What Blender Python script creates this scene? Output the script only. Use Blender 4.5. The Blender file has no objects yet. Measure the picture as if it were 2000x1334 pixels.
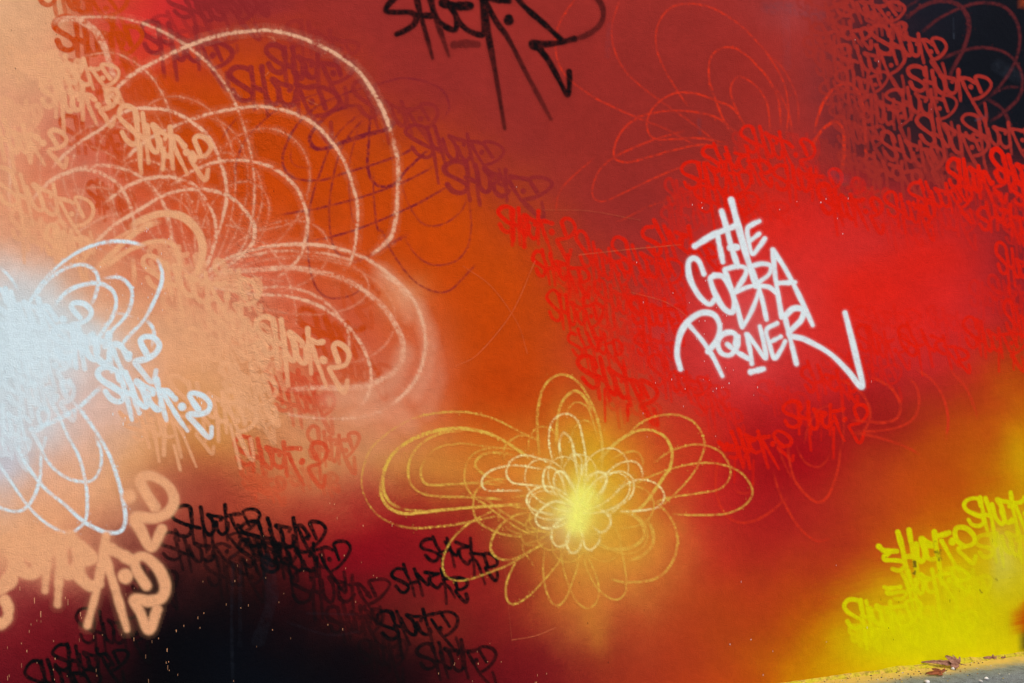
import bpy, math, random
import numpy as np
from mathutils import Vector

random.seed(7)
RNG = np.random.default_rng(11)
scene = bpy.context.scene
COL = scene.collection

# ------------------------------------------------------------------ camera
W_PX, H_PX = 2000.0, 1334.0          # frame of the photograph, used to measure the paint on the wall
F_PX = 1944.4                        # 35 mm lens
YAW = math.radians(18.9)
CAM = np.array([0.0, -3.73, 1.5])
cam_d = bpy.data.cameras.new('camera')
cam_d.lens = 35.0
cam_d.sensor_width = 36.0
cam_d.clip_start = 0.05
cam_d.clip_end = 2000.0
cam_o = bpy.data.objects.new('camera', cam_d)
cam_o.location = CAM.tolist()
cam_o.rotation_euler = (math.radians(90), 0, -YAW)
COL.objects.link(cam_o)
scene.camera = cam_o

# ------------------------------------------------------------------ sky, sun, exposure
SUN_EL, SUN_AZ = math.radians(52), math.radians(155)   # azimuth clockwise from +Y: high, behind the camera, right
world = bpy.data.worlds.new('World')
scene.world = world
world.use_nodes = True
wn = world.node_tree
wn.nodes.clear()
sky = wn.nodes.new('ShaderNodeTexSky')
sky.sky_type = 'NISHITA'
sky.sun_disc = False
sky.sun_elevation = SUN_EL
sky.sun_rotation = SUN_AZ
sky.air_density = 1.0
sky.dust_density = 5.0
sky.ozone_density = 0.6
bg = wn.nodes.new('ShaderNodeBackground')
bg.inputs['Strength'].default_value = 0.11
wo = wn.nodes.new('ShaderNodeOutputWorld')
wn.links.new(sky.outputs[0], bg.inputs[0])
wn.links.new(bg.outputs[0], wo.inputs[0])

sun_d = bpy.data.lights.new('sun', 'SUN')
sun_d.energy = 1.2
sun_d.angle = math.radians(25)
sun_d.color = (1.0, 0.96, 0.92)
sun_o = bpy.data.objects.new('sun', sun_d)
sdir = Vector((math.sin(SUN_AZ) * math.cos(SUN_EL), math.cos(SUN_AZ) * math.cos(SUN_EL), math.sin(SUN_EL)))
sun_o.rotation_euler = sdir.to_track_quat('Z', 'Y').to_euler()
sun_o.location = (sdir * 20)
COL.objects.link(sun_o)

vs = scene.view_settings
vs.view_transform = 'Standard'
vs.look = 'None'
vs.gamma = 1.0
vs.use_curve_mapping = False
vs.exposure = 0.36
scene.cycles.max_bounces = 6

# ------------------------------------------------------------------ helpers
CR, SR = math.cos(YAW), math.sin(YAW)


def lin(c):
    c = np.asarray(c, float) / 255.0
    return np.where(c <= 0.04045, c / 12.92, ((c + 0.055) / 1.055) ** 2.4)


def to_wall(px, off=0.0):
    """photo measurements (x, y) -> points on the wall face (plane Y = -off)"""
    px = np.asarray(px, float)
    a = px[..., 0] - W_PX / 2
    b = H_PX / 2 - px[..., 1]
    dx = F_PX * SR + a * CR
    dy = F_PX * CR - a * SR
    t = (-off - CAM[1]) / dy
    return np.stack([CAM[0] + t * dx, np.full_like(t, -off), CAM[2] + t * b], -1)


def from_wall(X, Z):
    vx, vy, vz = X - CAM[0], -CAM[1], Z - CAM[2]
    depth = vx * SR + vy * CR
    right = vx * CR - vy * SR
    return np.stack([W_PX / 2 + F_PX * right / depth, H_PX / 2 - F_PX * vz / depth], -1)


def to_ground(x, y, z=0.0):
    a, b = x - W_PX / 2, H_PX / 2 - y
    d = np.array([F_PX * SR + a * CR, F_PX * CR - a * SR, b])
    t = (z - CAM[2]) / d[2]
    return CAM + d * t


def smooth_noise(x, y, cell, seed):
    r = np.random.default_rng(seed)
    g = r.random((128, 128))
    u, v = x / cell, y / cell
    i, j = np.floor(u).astype(int), np.floor(v).astype(int)
    fu, fv = u - i, v - j
    fu, fv = fu * fu * (3 - 2 * fu), fv * fv * (3 - 2 * fv)
    G = lambda p, q: g[p % 128, q % 128]
    return (G(i, j) * (1 - fu) + G(i + 1, j) * fu) * (1 - fv) + (G(i, j + 1) * (1 - fu) + G(i + 1, j + 1) * fu) * fv


def raw_mesh(name, co, quads, mats=(), smooth=False):
    me = bpy.data.meshes.new(name)
    co = np.asarray(co, np.float32)
    quads = np.asarray(quads, np.int32)
    me.vertices.add(len(co))
    me.vertices.foreach_set('co', co.ravel())
    n = len(quads)
    me.loops.add(n * 4)
    me.loops.foreach_set('vertex_index', quads.ravel())
    me.polygons.add(n)
    me.polygons.foreach_set('loop_start', np.arange(0, n * 4, 4, dtype=np.int32))
    if smooth:
        me.polygons.foreach_set('use_smooth', np.ones(n, bool))
    me.update(calc_edges=True)
    for m in mats:
        me.materials.append(m)
    return me


def put(name, me, parent=None, **props):
    o = bpy.data.objects.new(name, me)
    COL.objects.link(o)
    if parent is not None:
        o.parent = parent
    for k, v in props.items():
        o[k] = v
    return o


def new_mat(name):
    m = bpy.data.materials.new(name)
    m.use_nodes = True
    nt = m.node_tree
    nt.nodes.clear()
    out = nt.nodes.new('ShaderNodeOutputMaterial')
    p = nt.nodes.new('ShaderNodeBsdfPrincipled')
    nt.links.new(p.outputs[0], out.inputs[0])
    return m, nt, p


def nd(nt, kind, **kw):
    n = nt.nodes.new(kind)
    for k, v in kw.items():
        setattr(n, k, v)
    return n


def noise(nt, scale, detail=2.0, rough=0.5, coord=None):
    n = nd(nt, 'ShaderNodeTexNoise')
    n.inputs['Scale'].default_value = scale
    n.inputs['Detail'].default_value = detail
    n.inputs['Roughness'].default_value = rough
    if coord is None:
        coord = nd(nt, 'ShaderNodeTexCoord').outputs['Object']
    nt.links.new(coord, n.inputs['Vector'])
    return n


def math_n(nt, op, a, b=None, c=None, clamp=False):
    n = nd(nt, 'ShaderNodeMath', operation=op, use_clamp=clamp)
    for i, v in enumerate((a, b, c)):
        if v is None:
            continue
        if hasattr(v, 'is_linked'):
            nt.links.new(v, n.inputs[i])
        else:
            n.inputs[i].default_value = v
    return n.outputs[0]


def maprange(nt, v, a, b, c=0.0, d=1.0, smooth=False):
    n = nd(nt, 'ShaderNodeMapRange')
    if smooth:
        n.interpolation_type = 'SMOOTHSTEP'
    nt.links.new(v, n.inputs['Value'])
    for k, val in zip(('From Min', 'From Max', 'To Min', 'To Max'), (a, b, c, d)):
        n.inputs[k].default_value = val
    return n.outputs[0]


def mix_rgb(nt, fac, a, b, blend='MIX'):
    n = nd(nt, 'ShaderNodeMix', data_type='RGBA', blend_type=blend)
    for sock, v in ((n.inputs[0], fac), (n.inputs[6], a), (n.inputs[7], b)):
        if hasattr(v, 'is_linked'):
            nt.links.new(v, sock)
        elif isinstance(v, (int, float)):
            sock.default_value = v
        else:
            sock.default_value = (*v, 1.0)
    return n.outputs[2]


def wall_relief(nt, p, strength=1.0):
    """orange peel of rolled and sprayed masonry paint, trowel waves and a wrinkled patch"""
    co = nd(nt, 'ShaderNodeTexCoord').outputs['Object']
    fine = noise(nt, 210, 2, 0.6, co)
    mid = noise(nt, 42, 3, 0.55, co)
    broad = noise(nt, 5, 2, 0.5, co)
    h = math_n(nt, 'MULTIPLY', fine.outputs[0], 0.0019)
    h = math_n(nt, 'MULTIPLY_ADD', mid.outputs[0], 0.0017, h)
    h = math_n(nt, 'MULTIPLY_ADD', broad.outputs[0], 0.004, h)
    b = nd(nt, 'ShaderNodeBump')
    b.inputs['Strength'].default_value = strength
    b.inputs['Distance'].default_value = 1.0
    nt.links.new(h, b.inputs['Height'])
    nt.links.new(b.outputs[0], p.inputs['Normal'])
    return b, h, co


# ------------------------------------------------------------------ the ground
def make_ground():
    m, nt, p = new_mat('tarmac')
    co = nd(nt, 'ShaderNodeTexCoord').outputs['Object']
    n1 = noise(nt, 260, 3, 0.7, co)
    n2 = noise(nt, 14, 4, 0.6, co)
    n3 = noise(nt, 90, 2, 0.5, co)
    base = mix_rgb(nt, maprange(nt, n1.outputs[0], 0.35, 0.68), (0.055, 0.072, 0.084), (0.34, 0.39, 0.42))
    base = mix_rgb(nt, maprange(nt, n2.outputs[0], 0.35, 0.7, 0.0, 0.55), base, (0.14, 0.165, 0.175))
    base = mix_rgb(nt, maprange(nt, n3.outputs[0], 0.66, 0.72, 0.0, 0.6), base, (0.55, 0.56, 0.55))
    v = nd(nt, 'ShaderNodeTexVoronoi')
    v.inputs['Scale'].default_value = 120
    nt.links.new(co, v.inputs['Vector'])
    base = mix_rgb(nt, maprange(nt, v.outputs['Distance'], 0.1, 0.45, 0.65, 0.0), base, (0.30, 0.33, 0.35))
    n4 = noise(nt, 33, 3, 0.65, co)
    base = mix_rgb(nt, maprange(nt, n4.outputs[0], 0.5, 0.68, 0.0, 0.7), base, (0.05, 0.058, 0.062))
    # yellow and orange overspray that landed on the ground along the wall
    sep = nd(nt, 'ShaderNodeSeparateXYZ')
    nt.links.new(co, sep.inputs[0])
    d = math_n(nt, 'MULTIPLY', sep.outputs[1], -1.0)
    d = math_n(nt, 'MULTIPLY_ADD', n2.outputs[0], 0.10, d)
    d = math_n(nt, 'MULTIPLY_ADD', n1.outputs[0], 0.045, d)
    near = maprange(nt, d, 0.12, 0.225, 1.0, 0.0, True)
    tint = mix_rgb(nt, maprange(nt, sep.outputs[0], 1.75, 2.5), lin((226, 158, 76)).tolist(), lin((222, 184, 78)).tolist())
    tint = mix_rgb(nt, maprange(nt, n2.outputs[0], 0.4, 0.7, 0.0, 0.5), tint, lin((214, 190, 60)).tolist())
    far = maprange(nt, d, 0.18, 0.32, 0.22, 0.0, True)
    base = mix_rgb(nt, far, base, lin((160, 160, 70)).tolist())
    base = mix_rgb(nt, math_n(nt, 'MULTIPLY', near, maprange(nt, n1.outputs[0], .3, .6, .72, .98)), base, tint)
    nt.links.new(base, p.inputs['Base Color'])
    p.inputs['Roughness'].default_value = 0.85
    p.inputs['Specular IOR Level'].default_value = 0.25
    b = nd(nt, 'ShaderNodeBump')
    b.inputs['Distance'].default_value = 1.0
    b.inputs['Strength'].default_value = 0.9
    h = math_n(nt, 'MULTIPLY', n1.outputs[0], 0.006)
    h = math_n(nt, 'MULTIPLY_ADD', n2.outputs[0], 0.012, h)
    nt.links.new(h, b.inputs['Height'])
    nt.links.new(b.outputs[0], p.inputs['Normal'])
    xs = np.array([-300, -40, -8, -2, 1, 2, 3, 5, 12, 60, 300.0])
    ys = np.array([-300, -60, -12, -5, -2, -0.6, 0.1, 1, 8, 60, 300.0])
    X, Y = np.meshgrid(xs, ys)
    co_ = np.stack([X.ravel(), Y.ravel(), np.zeros(X.size)], -1)
    nx = len(xs)
    q = [(j * nx + i, j * nx + i + 1, (j + 1) * nx + i + 1, (j + 1) * nx + i) for j in range(len(ys) - 1) for i in range(nx - 1)]
    put('pavement', raw_mesh('pavement', co_, q, [m]), kind='structure')


make_ground()

# ------------------------------------------------------------------ the wall and the paint fields on it
# colours of the sprayed fields, read every 100 px of the photograph (rows top to bottom)
FIELD = """
225,175,135 205,150,110 200,75,45 205,45,45 150,40,45 140,40,45 150,44,38 150,45,40 150,42,38 152,44,38 152,44,38 152,44,38 152,44,38 152,44,38 158,45,40 152,50,47 170,46,38 80,30,38 26,24,36 14,17,27 14,16,24
222,165,120 215,150,110 212,85,60 205,58,36 175,56,32 186,66,18 160,48,32 150,45,38 150,44,38 150,44,38 150,44,38 148,42,36 148,42,36 148,42,36 150,42,36 155,42,36 150,48,45 56,25,33 32,20,30 14,18,28 11,15,23
222,160,125 210,130,100 205,95,70 192,75,20 190,68,8 192,68,6 186,65,12 165,55,28 150,46,36 148,44,38 148,44,38 148,42,36 148,42,36 148,42,36 148,42,36 155,42,36 148,45,42 84,31,37 42,22,29 20,20,30 11,15,23
220,150,115 208,120,90 205,95,70 195,75,25 192,70,10 192,68,6 192,68,6 190,68,6 185,68,12 165,55,30 150,46,38 152,45,36 148,42,36 148,42,36 150,42,36 165,44,36 156,42,40 92,32,36 50,24,31 56,26,32 40,22,30
222,155,115 212,125,90 208,110,80 205,90,60 198,75,25 194,70,12 192,68,6 192,68,6 192,68,6 190,68,6 162,56,30 150,46,36 148,42,36 152,42,38 190,40,30 210,34,20 205,35,30 178,38,38 155,34,36 160,34,34 120,30,34
224,172,145 218,158,122 215,140,100 205,105,75 205,100,70 205,95,65 200,82,42 195,72,18 192,68,6 192,68,6 190,68,6 174,52,30 158,45,37 166,42,38 200,44,40 210,40,35 210,40,30 208,40,34 212,32,24 190,36,36 120,28,32
200,205,205 206,182,172 222,165,130 220,158,118 218,155,115 205,110,80 200,85,50 200,90,56 196,74,22 192,68,6 190,67,6 186,66,20 184,50,32 194,42,36 204,52,50 206,58,58 208,38,30 212,34,24 212,34,26 200,40,38 165,30,30
200,220,228 205,205,205 212,190,178 222,162,122 220,158,115 212,140,95 202,90,58 198,82,48 202,98,66 190,68,8 190,66,8 186,68,22 184,56,32 190,45,40 206,48,48 206,46,44 205,40,36 205,42,38 198,40,38 185,36,28 172,58,12
200,220,228 206,196,195 216,170,150 222,158,115 215,150,95 210,150,100 206,132,92 205,122,84 200,95,60 190,70,15 190,68,10 194,80,20 195,82,32 190,58,32 190,35,32 175,28,30 165,22,26 160,22,24 150,35,25 176,66,12 190,108,4
208,192,192 220,170,145 222,165,125 210,150,90 170,90,52 188,100,62 200,130,80 200,135,85 200,128,62 204,118,42 206,118,42 210,140,50 204,112,38 195,65,32 190,38,25 160,18,22 165,30,24 175,60,22 184,72,14 184,84,8 203,152,0
222,165,125 222,160,118 220,158,116 185,110,80 165,60,45 185,78,52 165,55,40 160,35,32 145,28,28 150,45,30 190,90,40 212,160,60 210,145,50 195,80,40 178,32,30 165,28,28 165,38,26 176,62,22 184,72,14 186,98,5 200,150,0
216,156,116 218,152,112 150,75,60 88,32,31 74,28,24 66,22,19 100,20,23 130,15,25 125,20,25 148,25,28 142,42,30 192,102,36 206,136,55 200,108,50 180,50,28 172,50,26 172,50,24 180,65,18 198,136,0 200,162,0 204,196,35
150,60,55 125,30,35 90,20,25 15,10,14 14,8,12 15,7,11 32,10,13 72,20,19 100,27,24 128,34,28 140,32,28 182,98,44 186,96,46 172,62,30 172,65,22 175,65,18 185,95,5 203,188,0 204,200,0 204,200,0 195,170,0
100,18,28 85,15,22 30,10,14 8,6,10 7,8,14 7,10,18 9,8,14 12,6,11 30,8,13 74,14,19 108,18,24 120,28,28 150,50,30 165,55,28 172,65,22 176,85,12 190,140,0 198,170,0 202,188,0 204,196,0 204,196,0
100,18,28 75,13,20 25,10,14 7,6,10 6,8,14 6,10,18 8,10,18 14,8,14 30,8,14 75,14,20 105,18,24 118,26,28 150,50,30 165,55,28 172,65,22 176,85,12 190,140,0 198,170,0 202,188,0 204,196,0 204,196,0
"""
G = np.array([[list(map(float, c.split(','))) for c in r.split()] for r in FIELD.strip().split('\n')])


def field_at(x, y):
    """cubic B-spline look-up with a light sharpening of the control grid"""
    P = np.pad(G, ((1, 1), (1, 1), (0, 0)), mode='edge')
    lap = (P[:-2, 1:-1] + P[2:, 1:-1] + P[1:-1, :-2] + P[1:-1, 2:]) / 4 - G
    C = np.clip(G - 0.45 * lap, 0, 255)
    u = np.clip(x / 100.0, 0, G.shape[1] - 1.001)
    v = np.clip(y / 100.0, 0, G.shape[0] - 1.001)
    i, j = np.floor(u).astype(int), np.floor(v).astype(int)
    fu, fv = u - i, v - j

    def wts(t):
        return [(1 - t) ** 3 / 6, (3 * t ** 3 - 6 * t ** 2 + 4) / 6, (-3 * t ** 3 + 3 * t ** 2 + 3 * t + 1) / 6, t ** 3 / 6]
    wu, wv = wts(fu), wts(fv)
    out = np.zeros(x.shape + (3,))
    for a in range(4):
        ia = np.clip(i + a - 1, 0, G.shape[1] - 1)
        for b in range(4):
            jb = np.clip(j + b - 1, 0, G.shape[0] - 1)
            out += (wu[a] * wv[b])[..., None] * C[jb, ia]
    return out


# soft bursts and clouds sprayed over the fields, plus a painted-in sheen and dark corner: x, y, rx, ry, angle, colour, strength, falloff power
BLOBS = [
    (1130, 985, 75, 120, 8, (214, 200, 90), 0.75, 1.0),
    (1138, 978, 34, 60, 12, (238, 240, 120), 1.0, 1.6),
    (1120, 1010, 26, 40, 20, (240, 236, 170), 0.5, 1.2),
    (1165, 890, 80, 85, 0, (206, 160, 20), 0.55, 1.0),
    (1205, 960, 70, 90, 0, (212, 172, 40), 0.45, 1.0),
    (1090, 1040, 30, 30, 0, (225, 190, 150), 0.35, 1.0),
    (1225, 1050, 100, 90, 0, (216, 158, 48), 0.45, 1.0),
    (1160, 1225, 26, 55, 0, (196, 125, 45), 0.55, 1.0),
    (850, 905, 110, 42, 8, (205, 140, 60), 0.55, 1.0),
    (1020, 900, 120, 60, 0, (212, 128, 40), 0.4, 1.0),
    (1025, 1045, 60, 40, 0, (150, 100, 40), 0.35, 1.0),
    (790, 575, 50, 45, 40, (216, 150, 110), 0.65, 1.1),
    (800, 690, 70, 110, 0, (206, 105, 70), 0.5, 1.0),
    (740, 780, 110, 50, -25, (210, 135, 100), 0.6, 1.0),
    (840, 760, 60, 90, 10, (204, 100, 70), 0.4, 1.0),
    (690, 560, 60, 30, 30, (206, 110, 70), 0.3, 1.0),
    (740, 850, 110, 55, -10, (208, 144, 108), 0.42, 1.0),
    (640, 880, 110, 40, 0, (204, 140, 98), 0.3, 1.0),
    (1460, 640, 70, 50, -30, (214, 120, 122), 0.55, 1.0),
    (1480, 620, 120, 120, 0, (210, 66, 66), 0.45, 1.0),
    (1460, 735, 60, 40, 0, (208, 70, 70), 0.35, 1.0),
    (1310, 700, 60, 120, 0, (190, 50, 48), 0.35, 1.0),
    (30, 560, 90, 60, 20, (214, 196, 190), 0.55, 1.0),
    (40, 690, 130, 150, 0, (200, 221, 229), 0.95, 1.8),
    (165, 655, 70, 45, 25, (206, 220, 226), 0.75, 1.2),
    (40, 820, 90, 70, 0, (200, 219, 228), 0.7, 1.2),
    (0, 905, 60, 60, 0, (190, 200, 215), 0.7, 1.2),
    (140, 800, 120, 90, 20, (216, 190, 182), 0.4, 1.0),
    (225, 790, 60, 40, 0, (218, 186, 172), 0.5, 1.0),
    (420, 855, 70, 50, 10, (198, 140, 62), 0.45, 1.0),
    (370, 790, 60, 35, 0, (214, 148, 80), 0.35, 1.0),
    (600, 905, 90, 40, -8, (202, 140, 88), 0.45, 1.0),
    (640, 935, 60, 45, 0, (196, 130, 80), 0.35, 1.0),
    (470, 905, 90, 40, 0, (188, 112, 66), 0.45, 1.0),
    (345, 950, 55, 50, 20, (150, 66, 52), 0.45, 1.0),
    (415, 955, 50, 36, 0, (150, 62, 48), 0.4, 1.0),
    (700, 1090, 90, 45, -10, (135, 10, 26), 0.45, 1.0),
    (880, 1215, 80, 50, 0, (125, 42, 28), 0.3, 1.0),
    (800, 1170, 50, 70, 0, (88, 30, 25), 0.35, 1.0),
    (300, 1030, 50, 60, 0, (150, 60, 50), 0.5, 1.0),
    (255, 985, 35, 60, 0, (205, 150, 112), 0.5, 1.0),
    (35, 1190, 110, 50, 0, (110, 24, 32), 0.45, 1.0),
    (90, 1260, 120, 60, 0, (115, 18, 28), 0.5, 1.0),
    (220, 1230, 45, 70, 0, (70, 16, 22), 0.4, 1.0),
    (300, 40, 90, 50, 0, (208, 44, 46), 0.55, 1.0),
    (60, 60, 70, 130, 0, (226, 168, 126), 0.75, 1.5),
    (130, 130, 30, 50, 0, (206, 140, 110), 0.4, 1.0),
    (1980, 60, 70, 130, 0, (9, 13, 22), 0.9, 1.5),
    (1900, 130, 70, 70, 0, (9, 13, 22), 0.75, 1.4),
    (1985, 200, 40, 60, 0, (10, 15, 24), 0.8, 1.4),
    (2000, 0, 8, 8, 0, (185, 70, 25), 0.9, 1.0),
    (1820, 20, 50, 40, 0, (18, 20, 32), 0.6, 1.2),
    (1545, 25, 60, 30, 0, (156, 70, 75), 0.35, 1.0),
    (1960, 1090, 22, 60, 0, (204, 198, 90), 0.7, 1.2),  # pale sheen on the yellow, put into the wall colour
    (2003, 1212, 15, 38, 6, (176, 60, 0), 1.0, 1.7),
    (2001, 1258, 8, 24, 0, (45, 28, 25), 0.95, 1.8),  # dark corner detail at the right edge, put in as a colour patch
    (1850, 1130, 120, 60, -12, (204, 192, 0), 0.35, 1.0),
    (1760, 1250, 110, 50, -8, (204, 202, 0), 0.6, 1.2),
    (1690, 560, 80, 50, 0, (214, 30, 16), 0.55, 1.0),
    (1800, 500, 90, 40, 0, (214, 30, 16), 0.5, 1.0),
    (1590, 520, 60, 70, 0, (206, 42, 40), 0.4, 1.0),
    (1690, 480, 90, 30, 0, (198, 44, 42), 0.45, 1.0),
    (1560, 895, 90, 60, 0, (150, 4, 18), 0.55, 1.0),
    (1500, 1000, 60, 80, 0, (164, 24, 26), 0.35, 1.0),
    (1730, 820, 70, 50, 0, (152, 18, 22), 0.4, 1.0),
    (1900, 860, 80, 60, -25, (180, 76, 12), 0.5, 1.0),
    (1992, 885, 30, 60, -20, (204, 170, 0), 0.5, 1.0),
    (1860, 700, 90, 25, -8, (192, 40, 40), 0.4, 1.0),
    (1940, 790, 60, 40, 0, (172, 50, 18), 0.4, 1.0),
    (1400, 1000, 50, 70, 0, (188, 38, 32), 0.4, 1.0),
    (1430, 1180, 110, 60, 0, (176, 62, 20), 0.4, 1.0),
]


def add_blobs(col, x, y):
    for (cx, cy, rx, ry, ang, rgb, k, pw) in BLOBS:
        a = math.radians(ang)
        dx, dy = x - cx, y - cy
        u = (dx * math.cos(a) + dy * math.sin(a)) / rx
        v = (-dx * math.sin(a) + dy * math.cos(a)) / ry
        r2 = (u * u + v * v) ** pw
        w = k * np.exp(-1.1 * r2)
        w[r2 > 8] = 0
        col += w[..., None] * (np.array(rgb, float) - col)
    return col


CX0, CY0, CX1, CY1 = -90, -100, 2100, 1420


def make_canvas():
    """linear colour of the sprayed fields, sampled finely over the measured part of the wall"""
    st = 2
    y, x = np.mgrid[CY0:CY1 + st:st, CX0:CX1 + st:st].astype(float)
    jx = 40 * (smooth_noise(x + 500, y + 500, 85, 1) - .5) + 20 * (smooth_noise(x + 500, y + 500, 30, 2) - .5) + RNG.normal(0, 5, x.shape)
    jy = 40 * (smooth_noise(x + 500, y + 500, 85, 3) - .5) + 20 * (smooth_noise(x + 500, y + 500, 30, 4) - .5) + RNG.normal(0, 5, x.shape)
    c = field_at(x + jx, y + jy)
    jx2 = 26 * (smooth_noise(x + 500, y + 500, 50, 5) - .5) + RNG.normal(0, 2.8, x.shape)
    jy2 = 26 * (smooth_noise(x + 500, y + 500, 50, 6) - .5) + RNG.normal(0, 2.8, x.shape)
    c = add_blobs(c, x + jx2, y + jy2)
    c *= (1 + 0.04 * (smooth_noise(x + 500, y + 500, 60, 9) - .5) + 0.04 * (smooth_noise(x + 500, y + 500, 17, 10) - .5))[..., None]
    c = lin(np.clip(c, 3, 255)).astype(np.float32)
    # up to one sample per unit
    up = np.repeat(np.repeat(c, 2, 0), 2, 1)
    up[1:-1:2] = (up[0:-2:2] + up[2::2]) / 2
    up[:, 1:-1:2] = (up[:, 0:-2:2] + up[:, 2::2]) / 2
    return up


CANVAS = make_canvas()


def sample_canvas(x, y):
    u = np.clip(x - CX0, 0, CANVAS.shape[1] - 2.001)
    v = np.clip(y - CY0, 0, CANVAS.shape[0] - 2.001)
    i, j = u.astype(int), v.astype(int)
    fu, fv = (u - i)[..., None], (v - j)[..., None]
    return (CANVAS[j, i] * (1 - fu) + CANVAS[j, i + 1] * fu) * (1 - fv) + (CANVAS[j + 1, i] * (1 - fu) + CANVAS[j + 1, i + 1] * fu) * fv


def wrinkle_at(px, py):
    wv = np.exp(-((px - 505 - 18 * np.sin(py / 90) - 14 * np.sin(py / 31)) / 56) ** 2) * np.clip((py - 120) / 60, 0, 1) * np.clip((1180 - py) / 90, 0, 1)
    wv = np.maximum(wv, 0.6 * np.exp(-((px - 520) / 90) ** 2 - ((py - 850) / 110) ** 2))
    return np.maximum(wv, 0.22 * np.clip((py - 900) / 150, 0, 1) * np.clip((1100 - px) / 300, 0, 1))


def paint_material(name):
    m, nt, p = new_mat(name)
    at = nd(nt, 'ShaderNodeAttribute', attribute_name='paint')
    ro = nd(nt, 'ShaderNodeAttribute', attribute_name='wrinkle')
    bump, h, oc = wall_relief(nt, p)
    g1 = noise(nt, 380, 2, 0.6, oc)
    g2 = noise(nt, 30, 3, 0.6, oc)
    colr = mix_rgb(nt, 1.0, at.outputs['Color'], mix_rgb(nt, maprange(nt, g1.outputs[0], 0.3, 0.7), (0.92, 0.92, 0.92), (1.08, 1.08, 1.08)), 'MULTIPLY')
    colr = mix_rgb(nt, 1.0, colr, mix_rgb(nt, maprange(nt, g2.outputs[0], 0.3, 0.7), (0.96, 0.96, 0.96), (1.04, 1.04, 1.04)), 'MULTIPLY')
    nt.links.new(colr, p.inputs['Base Color'])
    wr = noise(nt, 34, 4, 0.65, oc)
    wr.inputs['Distortion'].default_value = 1.2
    hh = math_n(nt, 'MULTIPLY', wr.outputs[0], math_n(nt, 'MULTIPLY', ro.outputs['Fac'], 0.006))
    nt.links.new(math_n(nt, 'ADD', h, hh), bump.inputs['Height'])
    p.inputs['Roughness'].default_value = 0.5
    p.inputs['Specular IOR Level'].default_value = 0.03
    p.inputs['Roughness'].default_value = 0.62
    return m


def set_paint(me, rgb, wr):
    col = np.ones((len(rgb), 4), np.float32)
    col[:, :3] = rgb
    me.attributes.new('paint', 'FLOAT_COLOR', 'POINT').data.foreach_set('color', col.ravel())
    me.attributes.new('wrinkle', 'FLOAT', 'POINT').data.foreach_set('value', np.asarray(wr, np.float32))


def make_wall():
    x0, x1, z1 = -3.6, 4.4, 3.3
    step = 0.0085
    vis0, vis1 = -2.1, 2.75
    xs = np.concatenate([np.linspace(x0, vis0, 30)[:-1], np.arange(vis0, vis1, step), np.linspace(vis1, x1, 30)])
    zs = np.concatenate([[-0.15], np.arange(0.0, 2.75, step), np.linspace(2.76, z1, 14)])
    X, Z = np.meshgrid(xs, zs)
    nx, nz = len(xs), len(zs)
    co = np.stack([X.ravel(), np.zeros(X.size), Z.ravel()], -1)
    idx = np.arange(nx * nz).reshape(nz, nx)
    q = np.stack([idx[:-1, :-1], idx[:-1, 1:], idx[1:, 1:], idx[1:, :-1]], -1).reshape(-1, 4)
    # the body behind the painted face
    T = 0.24
    b = len(co)
    box = np.array([[x0, 0, -.15], [x1, 0, -.15], [x1, 0, z1], [x0, 0, z1], [x0, T, -.15], [x1, T, -.15], [x1, T, z1], [x0, T, z1]], float)
    co = np.concatenate([co, box])
    q = np.concatenate([q, b + np.array([[5, 4, 7, 6], [4, 0, 3, 7], [1, 5, 6, 2], [3, 2, 6, 7]])])
    me = raw_mesh('graffiti_wall', co, q, [paint_material('sprayed_wall_paint')])
    P = from_wall(X, Z)
    px, py = P[..., 0].ravel(), P[..., 1].ravel()
    rgb = np.concatenate([sample_canvas(px, py), np.tile([0.35, 0.33, 0.30], (8, 1))])
    set_paint(me, rgb, np.concatenate([wrinkle_at(px, py), np.zeros(8)]))
    return put('graffiti_wall', me, label='long rendered wall spray painted red, orange, yellow and black with tags and glowing loops', category='wall', kind='thing')


WALL = make_wall()

# ------------------------------------------------------------------ spray paint strokes
PALETTE = {
    'peach': (226, 165, 121), 'salmon': (226, 172, 138), 'white': (207, 227, 235), 'bright white': (216, 230, 235),
    'orange': (190, 66, 6), 'rust': (200, 70, 38), 'maroon': (138, 37, 38), 'plum': (122, 30, 40),
    'red': (214, 25, 4), 'brick': (158, 44, 36), 'black': (9, 10, 12), 'ink': (12, 6, 9),
    'yellow': (207, 205, 0), 'gold': (215, 174, 72), 'lemon': (238, 238, 112), 'cream': (240, 232, 160),
    'dark red': (88, 30, 34), 'tomato': (208, 48, 24), 'hair': (205, 110, 70), 'umber': (112, 92, 18), 'scuff': (58, 66, 80),
}
SPRAY = paint_material('spray_paint')


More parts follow.
